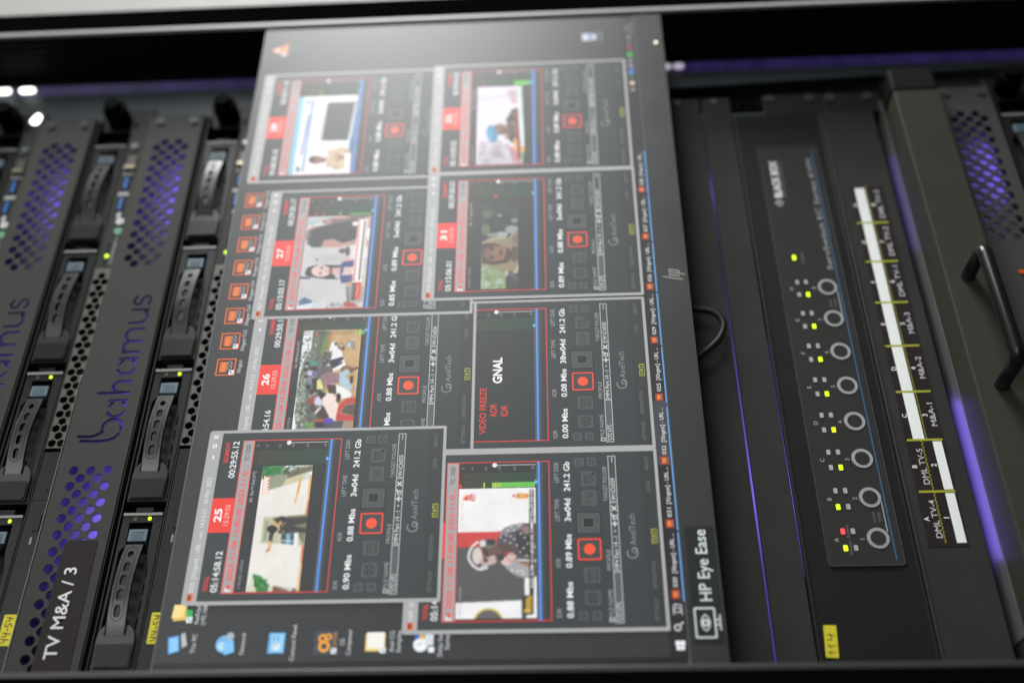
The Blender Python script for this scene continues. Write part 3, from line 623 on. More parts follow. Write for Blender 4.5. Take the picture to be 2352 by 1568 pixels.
def cp(d): d.r(2, 44, 4, 38, '5AA8DC', 1); d.r(5, 41, 9, 35, '9AD2F4', 2); d.e(15, 22, 7, 7, 'D8ECF8', 3); d.p([(15, 22), (22, 22), (20, 17)], 'E8A040', 4); d.r(28, 38, 14, 17, '4888C8', 3); d.r(28, 38, 22, 25, '4888C8', 3)
icon([('Control Panel', 72)], 79, 229, cp)
def cg(d): d.r(-2, 46, -2, 46, '3A4450', 1); d.rg(15, 19, 6, 12, 'F0A028', 2); d.rg(31, 15, 4, 9, 'F0A028', 3); d.rg(34, 27, 3, 7, 'F0A028', 4); d.t('COMPOSER', 14, 44, 7, 'D08A20', width=30, l=4); d.r(0, 11, 34, 45, 'E8EEF4', 5); d.ln([(3, 42), (8, 37)], 2, '3868B0', 6)
icon([('CG', 13), ('Composer', 52)], 79, 329, cg)
def fold(d): d.r(4, 40, 2, 42, 'E8C868', 1); d.r(10, 42, 5, 40, 'F4F2EC', 2); d.p([(4, 8), (10, 5), (10, 42), (4, 44)], 'F0D888', 3); d.r(0, 11, 32, 44, 'E8EEF4', 4); d.ln([(3, 41), (8, 36)], 2, '3868B0', 5)
icon([('Axel CG', 42), ('Samples', 44)], 79, 430, fold)
def dely(d): d.e(16, 16, 15, 15, 'DDE4EE', 1); d.e(16, 16, 12, 12, 'F4F6FA', 2); d.r(24, 44, 4, 16, '2868C0', 1); d.r(26, 40, 14, 22, 'F0B848', 2); d.r(14, 42, 24, 42, 'D8DCE4', 3); d.r(0, 11, 32, 44, 'E8EEF4', 4); d.ln([(16, 16), (16, 8)], 1.4, '606468', 3); d.ln([(16, 16), (22, 18)], 1.4, '606468', 3)
icon([('Delay Server', 62), ('Starter', 36)], 79, 528, dely)
def fold2(d): d.p([(4, 6), (36, 4), (38, 30), (6, 34)], 'E8C060', 1); d.p([(10, 2), (38, 4), (38, 28), (12, 26)], 'F8DC90', 2); d.p([(4, 34), (28, 30), (26, 44), (8, 46)], '28B050', 3); d.r(0, 12, 34, 46, 'E8EEF4', 4); d.ln([(3, 43), (8, 38)], 2, '3868B0', 5)
icon([('AxelUpdate', 54), ('(192.168.1.)', 56)], 146, 22, fold2)
def bin_(d): d.p([(6, 2), (38, 2), (34, 44), (10, 44)], 'B0B6C2', 1); d.p([(12, 6), (32, 6), (30, 40), (14, 40)], 'D8DCE4', 2); d.e(22, 26, 7, 8, '5078C0', 3)
icon([('Recycle Bin', 40)], 1810, 926, bin_, c='B0B4B8')
def cone(d): d.p([(18, 0), (24, 0), (38, 40), (4, 40)], 'F08020', 1); d.p([(14, 12), (28, 12), (31, 21), (11, 21)], 'E8E4E0', 2); d.p([(-2, 38), (44, 38), (46, 46), (-4, 46)], 'F0901C', 2); d.r(-2, 10, 30, 42, 'D8DCE8', 3)
icon([('VLC media', 38), ('player', 24)], 1806, 26, cone, c='A8ACB0')

# ---------------- little pictures inside the windows, painted on fine grids
class Pic:
    def __init__(s, corners, w_=168, h_=96, bgc=(0, 0, 0), gain=1.0):
        s.gain = gain; s.w, s.h = w_, h_; s.a = np.zeros((h_, w_, 3)); s.a[:] = np.array(bgc)/255.0
        # corners in the traced picture: top left, top right, bottom right, bottom left of the frame
        A = []; B = []
        for (x, y), (u, v) in zip(corners, ((0, 0), (1, 0), (1, 1), (0, 1))):
            A += [[x, y, 1, 0, 0, 0, -u*x, -u*y], [0, 0, 0, x, y, 1, -v*x, -v*y]]; B += [u, v]
        hh = np.linalg.solve(np.array(A, float), np.array(B, float)); s.H = np.append(hh, 1).reshape(3, 3)
        s.yy, s.xx = np.mgrid[0:h_, 0:w_]
    def q(s, pts):
        P = np.array([(x, y, 1) for x, y in pts], float)@s.H.T; return np.stack([P[:, 0]/P[:, 2]*s.w, P[:, 1]/P[:, 2]*s.h], 1)
    def mask(s, P):
        m = np.zeros((s.h, s.w))
        for ox, oy in ((.25, .25), (.75, .25), (.25, .75), (.75, .75)):
            X, Yy = s.xx+ox, s.yy+oy; ins = np.zeros(X.shape, bool); j = len(P)-1
            for i in range(len(P)):
                xi, yi = P[i]; xj, yj = P[j]
                if yi != yj:
                    c = ((yi > Yy) != (yj > Yy)) & (X < (xj-xi)*(Yy-yi)/(yj-yi)+xi); ins ^= c
                j = i
            m += ins
        return m/4
    def poly(s, c, *pts, a=1.0):
        m = (s.mask(s.q(pts))*a)[..., None]; s.a = s.a*(1-m)+m*np.array(c)/255.0; return s
    def ell(s, c, x, y, rx, ry, rot=0, a=1.0, n=24):
        r = math.radians(rot); pts = []
        for i in range(n):
            u, v = rx*math.cos(2*math.pi*i/n), ry*math.sin(2*math.pi*i/n); pts.append((x+u*math.cos(r)-v*math.sin(r), y+u*math.sin(r)+v*math.cos(r)))
        return s.poly(c, *pts, a=a)
    def stroke(s, c, wd, *pts): return s.poly(c, *stroke(pts, wd))
    def speck(s, cols, x0, x1, y0, y1, n_, r0, r1, a=0.9):
        for _ in range(n_): s.ell(cols[rng.integers(len(cols))], rng.uniform(x0, x1), rng.uniform(y0, y1), rng.uniform(r0, r1), rng.uniform(r0, r1), rng.uniform(0, 180), a, 8)
        return s
    def blur(s, k=1, b=1):
        for _ in range(b):
            p = np.pad(s.a, ((1, 1), (1, 1), (0, 0)), 'edge'); s.a = (p[:-2, 1:-1]+p[2:, 1:-1]+p[1:-1, :-2]+p[1:-1, 2:]+2*p[1:-1, 1:-1])/6
        return s
    def put(s, win, name, x0, x1, y0, y1, parent, d):
        mb = MB(); X = [win.X(x0+(x1-x0)*i/(s.w-1)) for i in range(s.w)]; Zs = [win.Z(y0+(y1-y0)*j/(s.h-1)) for j in range(s.h)]
        vs = [(x, d, z) for z in Zs for x in X]; fs = []
        for j in range(s.h-1):
            for i in range(s.w-1): p = j*s.w+i; fs.append((p, p+s.w, p+s.w+1, p+1))
        mb.add(vs, fs, PICTURE)
        # broadcast picture grain: blotchy tone changes, slightly muted colour
        g = np.zeros((s.h, s.w))
        for n_, k in ((8, .022), (24, .01), (80, .012)):
            r_ = rng.uniform(-1, 1, (n_*s.h//s.w+2, n_+2)); yi = np.linspace(0, r_.shape[0]-1.01, s.h); xi = np.linspace(0, r_.shape[1]-1.01, s.w)
            y0_, x0_ = yi.astype(int), xi.astype(int); fy, fx = (yi-y0_)[:, None], (xi-x0_)[None]
            g += k*((r_[y0_][:, x0_]*(1-fx)+r_[y0_][:, x0_+1]*fx)*(1-fy)+(r_[y0_+1][:, x0_]*(1-fx)+r_[y0_+1][:, x0_+1]*fx)*fy)
        lum = s.a.mean(2, keepdims=True); s.a = (lum+(s.a-lum)*0.86)*(0.97+g[..., None])*s.gain
        c = np.clip(s.a, 0, 1); c = np.where(c <= .04045, c/12.92, ((c+.055)/1.055)**2.4)
        rgba = np.concatenate([c.reshape(-1, 3), np.ones((s.w*s.h, 1))], 1).astype(np.float32).ravel()
        return mb, rgba
def pic25():
    p = Pic(((72, 1480), (264, 92), (805, 88), (655, 1468)), bgc=(240, 236, 228))
    p.poly((225, 220, 195), (80, 1480), (150, 1275), (330, 1390), (655, 1440), (655, 1475))
    p.poly((40, 130, 55), (150, 1275), (240, 1300), (330, 1400), (310, 1475), (190, 1475), (170, 1380)); p.poly((110, 170, 90), (240, 1370), (290, 1390), (270, 1420), (240, 1410)); p.speck([(30, 110, 45), (70, 150, 70)], 180, 320, 1330, 1470, 14, 10, 26)
    p.poly((130, 85, 60), (380, 1405), (560, 1462), (360, 1475)); p.poly((205, 215, 205), (400, 1400), (580, 1430), (575, 1460), (560, 1460)); p.poly((120, 110, 80), (585, 1430), (625, 1440), (620, 1475), (570, 1470))
    p.poly((196, 198, 165), (270, 655), (235, 940), (440, 945), (640, 965), (705, 965), (748, 628), (520, 640)); p.poly((160, 165, 125), (290, 690), (265, 910), (300, 915), (320, 690))
    p.poly((132, 124, 88), (640, 850), (700, 965), (750, 628), (520, 645))
    p.poly((235, 240, 240), (450, 815), (650, 815), (640, 965), (450, 950)); p.poly((70, 85, 80), (462, 830), (600, 835), (595, 955), (455, 940)); p.poly((110, 180, 220), (515, 840), (560, 840), (560, 950), (510, 950)); p.poly((225, 230, 225), (452, 905), (600, 912), (600, 925), (452, 918))
    p.poly((235, 130, 60), (745, 470), (770, 470), (748, 630), (718, 625)); p.poly((245, 190, 120), (760, 190), (800, 190), (768, 470), (740, 470)); p.poly((230, 130, 75), (682, 960), (712, 965), (692, 1165), (664, 1160)); p.poly((245, 195, 130), (664, 1160), (692, 1165), (664, 1465), (622, 1465))
    p.poly((150, 158, 132), (300, 365), (330, 195), (480, 115), (800, 95), (800, 150), (750, 170), (560, 210), (460, 320)); p.poly((214, 205, 160), (470, 320), (520, 230), (750, 175), (750, 235)); p.poly((118, 108, 88), (530, 165), (800, 92), (795, 150), (530, 232)); p.poly((200, 220, 225), (740, 165), (755, 160), (755, 230), (690, 245))
    p.poly((38, 128, 62), (262, 92), (485, 95), (470, 140), (330, 205), (250, 240)); p.speck([(30, 105, 50), (60, 150, 80)], 280, 470, 100, 190, 16, 10, 26)
    p.ell((205, 225, 240), 565, 118, 42, 24, -25); p.ell((110, 160, 210), 575, 112, 22, 10, -25); p.speck([(70, 110, 70), (50, 85, 55)], 480, 650, 95, 190, 14, 8, 20)
    p.poly((48, 46, 50), (370, 675), (470, 645), (525, 660), (520, 820), (440, 835), (390, 760)); p.speck([(220, 170, 80), (225, 185, 110)], 380, 520, 660, 820, 22, 8, 17)
    p.poly((62, 60, 62), (520, 662), (742, 655), (740, 715), (585, 750), (735, 778), (730, 820), (500, 832)); p.ell((205, 205, 205), 430, 750, 18, 12)
    p.stroke((55, 60, 70), 44, (370, 815), (350, 860), (342, 920)); p.stroke((232, 180, 120), 30, (342, 920), (335, 980), (330, 1010)); p.stroke((205, 120, 95), 22, (330, 1005), (300, 1030)); p.ell((222, 180, 120), 385, 740, 30, 40); p.ell((40, 36, 40), 362, 785, 55, 42)
    p.poly((255, 255, 255), (255, 395), (320, 395), (335, 190), (278, 180), a=.0)
    for i in range(9): p.stroke((238, 170, 70), 16, (612+i*6, 500-i*28), (614+i*6, 484-i*28))
    for i in range(7): p.stroke((238, 160, 60), 18, (640+i*5, 400-i*24), (642+i*5, 384-i*24))
    return p.blur(b=2)
def pic26():
    p = Pic(((55, 1485), (232, 85), (1060, 68), (930, 1465)), bgc=(236, 238, 240))
    p.poly((96, 108, 92), (372, 85), (340, 330), (250, 470), (175, 690), (125, 1050), (110, 1200), (140, 1485), (560, 1485), (560, 85))
    p.speck([(70, 84, 66), (110, 124, 100), (150, 160, 148), (205, 210, 212)], 130, 470, 90, 1480, 330, 7, 24, .8); p.speck([(225, 230, 232), (180, 190, 190)], 120, 260, 700, 1400, 60, 7, 18, .8)
    p.poly((90, 100, 86), (470, 90), (560, 90), (560, 480), (400, 480)); p.poly((110, 140, 70), (560, 85), (600, 85), (590, 330), (500, 420), (450, 430)); p.speck([(90, 150, 50), (120, 170, 70)], 270, 380, 1310, 1480, 40, 8, 20)
    p.poly((206, 164, 104), (596, 85), (1060, 66), (985, 770), (935, 1470), (720, 1470), (640, 800), (585, 360)); p.speck([(196, 150, 90), (218, 178, 120), (180, 140, 90)], 640, 1010, 90, 760, 90, 8, 26, .5); p.poly((190, 120, 90), (596, 85), (640, 85), (620, 320), (570, 380))
    p.poly((170, 140, 120), (700, 1300), (935, 1300), (930, 1468), (730, 1468))
    p.poly((240, 240, 240), (590, 370), (630, 245), (700, 248), (760, 340), (790, 430), (830, 560), (800, 590), (650, 640), (600, 480)); p.ell((150, 110, 80), 765, 300, 55, 48); p.ell((200, 180, 160), 770, 290, 28, 24); p.ell((50, 45, 45), 690, 268, 18, 22); p.ell((60, 50, 45), 790, 330, 30, 30, a=.6)
    p.ell((130, 100, 75), 850, 620, 95, 62); p.ell((185, 150, 110), 850, 650, 62, 45); p.poly((60, 52, 50), (890, 700), (940, 700), (930, 800), (890, 800))
    p.poly((242, 242, 240), (690, 812), (800, 850), (915, 925), (905, 985), (760, 1008), (700, 960), (660, 860))
    # people pushing the car
    p.poly((72, 76, 84), (430, 500), (590, 360), (640, 400), (600, 520), (500, 580)); p.speck([(120, 130, 135), (60, 60, 66), (150, 130, 100)], 460, 640, 370, 560, 30, 10, 24); p.poly((44, 42, 62), (600, 490), (790, 440), (800, 470), (660, 580), (620, 590)); p.poly((50, 48, 70), (640, 560), (790, 500), (780, 530), (650, 600))
    p.ell((60, 48, 44), 285, 530, 32, 24); p.poly((60, 150, 130), (320, 500), (430, 500), (430, 560), (330, 570)); p.poly((70, 50, 56), (310, 570), (440, 565), (430, 640), (320, 620)); p.ell((60, 45, 42), 265, 610, 34, 26); p.poly((200, 190, 225), (290, 620), (410, 640), (405, 700), (290, 690)); p.poly((90, 80, 170), (355, 640), (405, 640), (400, 700), (355, 695))
    p.poly((100, 88, 92), (420, 600), (560, 560), (650, 580), (640, 660), (500, 680), (430, 720)); p.ell((58, 44, 44), 270, 710, 30, 22); p.poly((130, 130, 150), (280, 710), (400, 720), (380, 810), (290, 800)); p.poly((46, 44, 46), (350, 730), (480, 740), (470, 920), (370, 900)); p.ell((50, 110, 110), 320, 840, 34, 40); p.ell((70, 52, 46), 350, 910, 36, 36); p.ell((50, 40, 40), 300, 850, 30, 30)
    p.poly((228, 224, 130), (420, 760), (470, 730), (520, 850), (500, 880), (420, 880)); p.ell((218, 180, 60), 550, 890, 48, 34); p.ell((60, 120, 170), 535, 885, 16, 14)
    p.poly((150, 112, 122), (480, 690), (560, 645), (745, 660), (740, 790), (600, 810), (500, 810)); p.stroke((120, 85, 95), 8, (560, 670), (590, 790)); p.stroke((120, 85, 95), 8, (650, 680), (690, 780))
    p.poly((170, 200, 222), (742, 660), (850, 610), (890, 660), (820, 700), (880, 760), (920, 870), (870, 900), (740, 800)); p.poly((110, 70, 56), (880, 610), (1010, 570), (1010, 600), (890, 650)); p.poly((195, 150, 140), (915, 845), (985, 845), (980, 900), (920, 900)); p.ell((225, 120, 130), 560, 830, 22, 36)
    p.poly((70, 52, 50), (560, 810), (690, 820), (700, 940), (590, 930)); p.ell((34, 30, 38), 490, 970, 52, 60); p.poly((215, 210, 235), (380, 1050), (440, 960), (500, 1030), (490, 1100), (400, 1090)); p.ell((170, 60, 60), 330, 1040, 42, 50); p.ell((210, 50, 60), 385, 975, 22, 28)
    p.poly((250, 226, 214), (500, 1000), (570, 935), (710, 980), (690, 1050), (740, 1090), (720, 1200), (660, 1290), (570, 1220), (500, 1120)); p.ell((32, 26, 28), 730, 975, 32, 44); p.poly((40, 32, 34), (690, 1020), (760, 990), (740, 1060))
    p.poly((214, 52, 50), (735, 1080), (850, 1000), (972, 985), (965, 1060), (830, 1080), (740, 1200), (960, 1240), (955, 1300), (690, 1290), (700, 1230)); p.poly((90, 78, 72), (830, 1090), (962, 1070), (955, 1235), (760, 1190))
    p.poly((70, 60, 62), (430, 1130), (520, 1100), (600, 1250), (500, 1290), (420, 1250)); p.poly((230, 230, 232), (390, 1190), (470, 1110), (490, 1130), (410, 1210)); p.ell((90, 60, 56), 370, 1130, 46, 52); p.ell((110, 76, 66), 320, 1290, 34, 40); p.poly((214, 60, 56), (390, 1290), (520, 1270), (500, 1320), (400, 1320)); p.poly((40, 38, 46), (390, 1320), (520, 1310), (520, 1400), (400, 1380))
    p.ell((78, 60, 190), 595, 1320, 72, 60); p.ell((40, 36, 120), 560, 1380, 50, 40); p.poly((80, 82, 90), (510, 1380), (680, 1300), (800, 1300), (760, 1470), (520, 1470)); p.poly((170, 120, 90), (420, 1400), (500, 1390), (510, 1470), (420, 1470))
    p.ell((90, 150, 215), 890, 275, 34, 34); p.ell((230, 238, 245), 880, 280, 14, 28); p.speck([(60, 80, 150)], 930, 950, 240, 340, 14, 5, 9); p.ell((170, 215, 230), 950, 215, 14, 26, a=.7)
    return p.blur(b=2)
def pic27():
    p = Pic(((95, 1505), (268, 290), (1095, 300), (995, 1480)), bgc=(203, 201, 204))
    p.poly((190, 196, 196), (262, 290), (1095, 300), (1090, 380), (250, 470)); p.poly((222, 218, 216), (255, 410), (880, 300), (880, 330), (255, 440))
    p.poly((66, 70, 78), (160, 1065), (300, 1078), (300, 1100), (155, 1095)); p.poly((196, 192, 192), (440, 800), (800, 790), (800, 880), (440, 900)); p.ell((96, 120, 122), 388, 850, 18, 20)
    p.poly((70, 110, 145), (135, 1390), (220, 1340), (325, 1390), (300, 1470), (140, 1460)); p.poly((225, 228, 232), (120, 1470), (140, 1450), (350, 1410), (300, 1500), (110, 1500)); p.poly((210, 210, 220), (330, 1420), (500, 1400), (520, 1480), (330, 1480)); p.poly((190, 70, 75), (740, 1405), (860, 1400), (930, 1470), (750, 1475)); p.poly((120, 118, 120), (770, 1200), (800, 1200), (830, 1420), (780, 1400)); p.poly((168, 165, 164), (800, 1200), (1000, 1200), (990, 1400), (830, 1420)); p.speck([(190, 150, 120), (120, 120, 130)], 520, 740, 1430, 1480, 14, 8, 20)
    # woman facing
    p.poly((52, 54, 60), (225, 1030), (260, 950), (380, 920), (500, 920), (690, 930), (740, 880), (740, 930), (640, 1000), (620, 1080), (680, 1110), (520, 1105), (380, 1090), (250, 1060)); p.ell((232, 196, 188), 440, 1000, 130, 78); p.poly((220, 178, 168), (590, 960), (720, 960), (720, 1060), (590, 1050)); p.poly((232, 196, 188), (700, 930), (1000, 950), (1000, 1150), (720, 1150))
    p.poly((56, 66, 140), (700, 960), (740, 870), (870, 860), (870, 950), (740, 955), (735, 1010), (700, 1060), (850, 1055), (1000, 1080), (860, 1160), (710, 1165), (690, 1090)); p.poly((230, 170, 160), (730, 845), (870, 838), (870, 870), (740, 885)); p.poly((216, 160, 140), (720, 1160), (900, 1130), (960, 1200), (820, 1200)); p.ell((150, 70, 90), 825, 1090, 20, 40, a=.7)
    p.ell((70, 60, 66), 450, 960, 14, 18); p.ell((70, 60, 66), 430, 1028, 14, 18); p.ell((170, 95, 105), 565, 998, 22, 28); p.ell((195, 150, 142), 510, 1000, 20, 14)
    # woman from behind
    p.poly((196, 140, 130), (470, 600), (560, 580), (700, 640), (900, 600), (890, 660), (640, 700), (420, 690)); p.poly((60, 62, 66), (270, 470), (330, 440), (600, 390), (900, 320), (1060, 330), (920, 470), (900, 600), (720, 645), (600, 590), (480, 600), (440, 690), (330, 690), (255, 640), (245, 540)); p.poly((120, 100, 100), (455, 350), (590, 320), (800, 300), (1080, 300), (1080, 330), (620, 390), (480, 390)); p.ell((195, 140, 130), 540, 358, 50, 22); p.ell((210, 150, 145), 700, 320, 120, 16)
    p.ell((240, 235, 235), 885, 405, 40, 28); p.ell((110, 80, 90), 720, 745, 44, 34); p.ell((70, 72, 80), 790, 750, 30, 60); p.poly((225, 220, 222), (820, 680), (1050, 690), (1050, 840), (820, 850)); p.poly((205, 160, 150), (1010, 330), (1090, 330), (1050, 700), (1000, 700)); p.ell((240, 240, 244), 1060, 540, 26, 80)
    p.ell((90, 190, 230), 320, 380, 30, 16); p.ell((230, 150, 60), 345, 430, 22, 22)
    p.poly((250, 248, 246), (925, 350), (1045, 350), (970, 1150), (850, 1150)); p.stroke((225, 80, 60), 20, (945, 370), (872, 1130)); 
    for i in range(16): p.stroke((60, 58, 62), 22, (1010-i*4.6, 380+i*47), (1008-i*4.6, 410+i*47))
    for i in range(12): p.stroke((250, 248, 246), 12, (945-i*5.9, 400+i*61), (943-i*5.9, 408+i*61))
    p.poly((50, 54, 60), (850, 1160), (900, 1160), (875, 1380), (835, 1380)); p.poly((236, 72, 48), (900, 1152), (970, 1152), (955, 1320), (925, 1375), (875, 1380)); p.stroke((220, 220, 220), 9, (870, 1180), (855, 1340)); p.stroke((250, 220, 210), 9, (925, 1190), (905, 1320))
    return p.blur(b=2)
def pic28():
    p = Pic(((440, 1220), (515, 680), (893, 665), (870, 1210)), bgc=(244, 242, 244))
    p.poly((112, 205, 236), (440, 1222), (515, 680), (550, 678), (472, 1220)); p.poly((110, 150, 205), (600, 690), (615, 690), (548, 1195), (535, 1195)); p.stroke((60, 100, 170), 9, (580, 800), (530, 1070)); p.ell((90, 120, 160), 510, 1175, 14, 20); p.ell((110, 150, 200), 572, 715, 14, 12)
    p.stroke((170, 172, 176), 8, (672, 730), (648, 980)); p.stroke((180, 182, 186), 6, (620, 840), (600, 950))
    p.poly((62, 66, 70), (698, 715), (876, 708), (840, 970), (664, 972)); p.poly((90, 150, 195), (893, 662), (920, 662), (890, 945), (862, 990), (850, 1000)); p.poly((60, 110, 165), (855, 960), (890, 945), (868, 1212), (835, 1212))
    p.ell((150, 100, 82), 630, 1108, 48, 30); p.ell((60, 46, 44), 606, 1106, 20, 24); p.poly((130, 90, 76), (660, 1090), (700, 1095), (700, 1125), (660, 1130)); p.poly((216, 186, 150), (692, 1120), (720, 1045), (800, 1010), (858, 1040), (868, 1150), (790, 1185), (710, 1160)); p.speck([(190, 140, 110), (235, 215, 190), (160, 110, 90)], 705, 850, 1040, 1170, 46, 6, 14, .7); p.poly((170, 110, 90), (780, 1080), (850, 1060), (850, 1090), (790, 1110)); p.poly((248, 248, 250), (820, 1060), (868, 1060), (868, 1212), (836, 1212))
    return p.blur(b=3)
def pic29():
    p = Pic(((105, 1555), (150, 195), (942, 188), (965, 1550)), 200, 112, bgc=(86, 85, 86))
    p.poly((248, 246, 246), (150, 190), (945, 180), (945, 640), (130, 650)); p.poly((226, 62, 58), (130, 648), (600, 640), (600, 795), (128, 802)); p.poly((246, 246, 248), (110, 1380), (800, 1358), (808, 1550), (100, 1558)); p.ell((232, 208, 60), 455, 1610, 166, 172); p.ell((100, 96, 98), 455, 1622, 152, 166)
    p.poly((70, 70, 70), (800, 1310), (960, 1300), (965, 1560), (806, 1556)); p.poly((246, 246, 246), (828, 1118), (890, 1112), (890, 1310), (835, 1312)); p.poly((246, 246, 246), (920, 1110), (960, 1110), (968, 1560), (850, 1560), (848, 1515), (925, 1505))
    # presenter
    p.poly((84, 80, 88), (540, 770), (560, 690), (610, 610), (690, 575), (800, 556), (950, 560), (955, 1100), (840, 1128), (760, 1110), (690, 1070), (630, 1010), (590, 960)); p.poly((168, 168, 172), (590, 960), (640, 1020), (700, 1075), (770, 1112), (850, 1126), (890, 1100), (880, 1000), (760, 950), (660, 960)); p.poly((140, 138, 144), (560, 690), (610, 612), (690, 578), (800, 558), (800, 610), (660, 660)); p.ell((150, 120, 118), 850, 625, 50, 42); p.poly((60, 56, 62), (740, 640), (880, 690), (880, 880), (760, 880))
    p.poly((96, 72, 68), (540, 790), (640, 770), (740, 830), (740, 900), (640, 940), (540, 930)); p.ell((150, 118, 112), 440, 880, 140, 104); p.ell((112, 84, 80), 470, 840, 100, 66); p.ell((228, 210, 206), 340, 890, 52, 88); p.ell((205, 178, 172), 450, 950, 90, 40); p.ell((60, 48, 48), 436, 868, 20, 18); p.ell((60, 48, 48), 432, 938, 18, 18); p.ell((90, 60, 58), 556, 900, 16, 38); p.ell((216, 186, 178), 500, 905, 30, 16); p.ell((70, 56, 56), 420, 840, 12, 26); p.ell((80, 60, 58), 415, 935, 10, 30)
    p.stroke((232, 228, 224), 26, (345, 745), (290, 790), (255, 850), (248, 920), (290, 990), (350, 1030), (400, 1032)); p.stroke((140, 140, 138), 12, (300, 800), (275, 870), (285, 950), (330, 1000)); p.ell((120, 128, 124), 455, 760, 84, 44); p.ell((56, 60, 60), 480, 750, 50, 34); p.ell((225, 226, 222), 395, 762, 34, 36); p.ell((205, 208, 206), 415, 1012, 42, 26)
    p.ell((228, 196, 186), 640, 950, 58, 46); p.ell((205, 160, 150), 690, 910, 46, 52); p.stroke((236, 206, 196), 20, (650, 900), (690, 910), (740, 900)); p.stroke((216, 176, 166), 20, (670, 930), (740, 940)); p.ell((60, 58, 62), 590, 910, 26, 34); p.ell((214, 40, 60), 640, 862, 26, 14); p.poly((225, 225, 220), (750, 928), (960, 938), (960, 958), (750, 948)); p.poly((170, 120, 90), (740, 955), (900, 975), (955, 1010), (900, 1020), (800, 985))
    for x, y in ((580, 700), (625, 735), (655, 630), (690, 595), (765, 580), (800, 572), (685, 690), (720, 720), (720, 630), (790, 665), (830, 705), (680, 760), (860, 770), (820, 815), (785, 855), (850, 895), (935, 800), (700, 1045), (760, 1055), (820, 1080), (640, 680), (800, 1050), (750, 785), (940, 950)): p.ell((240, 240, 240), x, y, 11, 9)
    p.poly((34, 34, 38), (878, 212), (920, 210), (928, 1300), (885, 1305)); p.poly((44, 44, 36), (815, 1312), (925, 1306), (922, 1500), (818, 1506)); p.stroke((216, 172, 40), 34, (860, 1340), (862, 1480)); p.ell((230, 190, 60), 862, 1470, 40, 24)
    p.poly((235, 70, 50), (190, 300), (250, 260), (250, 318), (200, 312)); p.poly((245, 190, 120), (190, 300), (215, 255), (250, 258)); p.poly((226, 60, 70), (284, 250), (316, 250), (316, 322), (284, 322)); p.poly((190, 60, 60), (260, 255), (274, 255), (274, 318), (260, 318))
    p.poly((240, 150, 60), (742, 248), (860, 252), (868, 268), (868, 285), (858, 300), (742, 300)); p.ell((245, 210, 120), 780, 272, 20, 18); p.ell((216, 60, 60), 715, 274, 12, 14); p.speck([(225, 90, 50), (250, 220, 120)], 750, 860, 255, 296, 14, 5, 12)
    return p.blur(b=2)
def pic31():
    p = Pic(((135, 1500), (160, 280), (655, 280), (640, 1490)), bgc=(48, 60, 60), gain=0.82)
    p.speck([(44, 56, 56), (70, 84, 82), (80, 100, 84)], 150, 655, 280, 800, 70, 15, 50, .6); p.ell((100, 124, 84), 225, 430, 70, 60); p.ell((110, 138, 92), 200, 650, 70, 80); p.ell((150, 172, 166), 400, 450, 40, 24); p.ell((150, 170, 176), 600, 530, 50, 34); p.ell((176, 190, 186), 560, 660, 90, 60); p.ell((196, 206, 204), 420, 730, 90, 44); p.ell((160, 176, 160), 300, 730, 80, 30)
    p.poly((170, 195, 140), (135, 1500), (140, 1130), (330, 1200), (480, 1290), (500, 1490)); p.speck([(200, 222, 214), (150, 186, 110), (176, 206, 130), (120, 160, 100), (220, 236, 236)], 140, 460, 1170, 1490, 80, 14, 44, .6); p.poly((70, 76, 72), (470, 1340), (655, 1380), (650, 1495), (470, 1495))
    p.poly((176, 160, 118), (145, 835), (280, 770), (420, 755), (560, 790), (655, 880), (655, 1250), (600, 1280), (480, 1290), (380, 1220), (230, 1170), (140, 1150)); p.poly((206, 190, 150), (145, 835), (280, 768), (420, 752), (540, 790), (400, 800), (250, 820), (150, 860)); p.poly((150, 126, 104), (530, 780), (655, 640), (655, 900), (600, 860)); p.poly((200, 186, 176), (520, 770), (655, 630), (650, 660), (540, 800))
    p.poly((96, 70, 56), (150, 850), (330, 850), (520, 930), (600, 1010), (520, 1110), (320, 1150), (160, 1130)); p.ell((160, 112, 92), 330, 1000, 150, 118); p.ell((176, 124, 102), 400, 950, 90, 60); p.ell((86, 64, 56), 285, 925, 34, 26); p.ell((86, 64, 56), 285, 1050, 30, 22); p.ell((120, 66, 62), 410, 985, 18, 42); p.ell((190, 146, 128), 330, 1000, 34, 20); p.ell((180, 120, 98), 390, 1070, 66, 40); p.poly((80, 58, 48), (240, 1130), (500, 1080), (500, 1130), (280, 1160)); p.poly((110, 88, 70), (560, 900), (655, 900), (650, 1100), (560, 1120))
    p.poly((220, 212, 196), (450, 1260), (500, 1230), (510, 1320), (470, 1310)); p.poly((216, 206, 180), (580, 1270), (640, 1150), (655, 1180), (620, 1290)); p.poly((112, 108, 108), (500, 1310), (520, 1220), (655, 1370), (650, 1390))
    return p.blur(b=3)
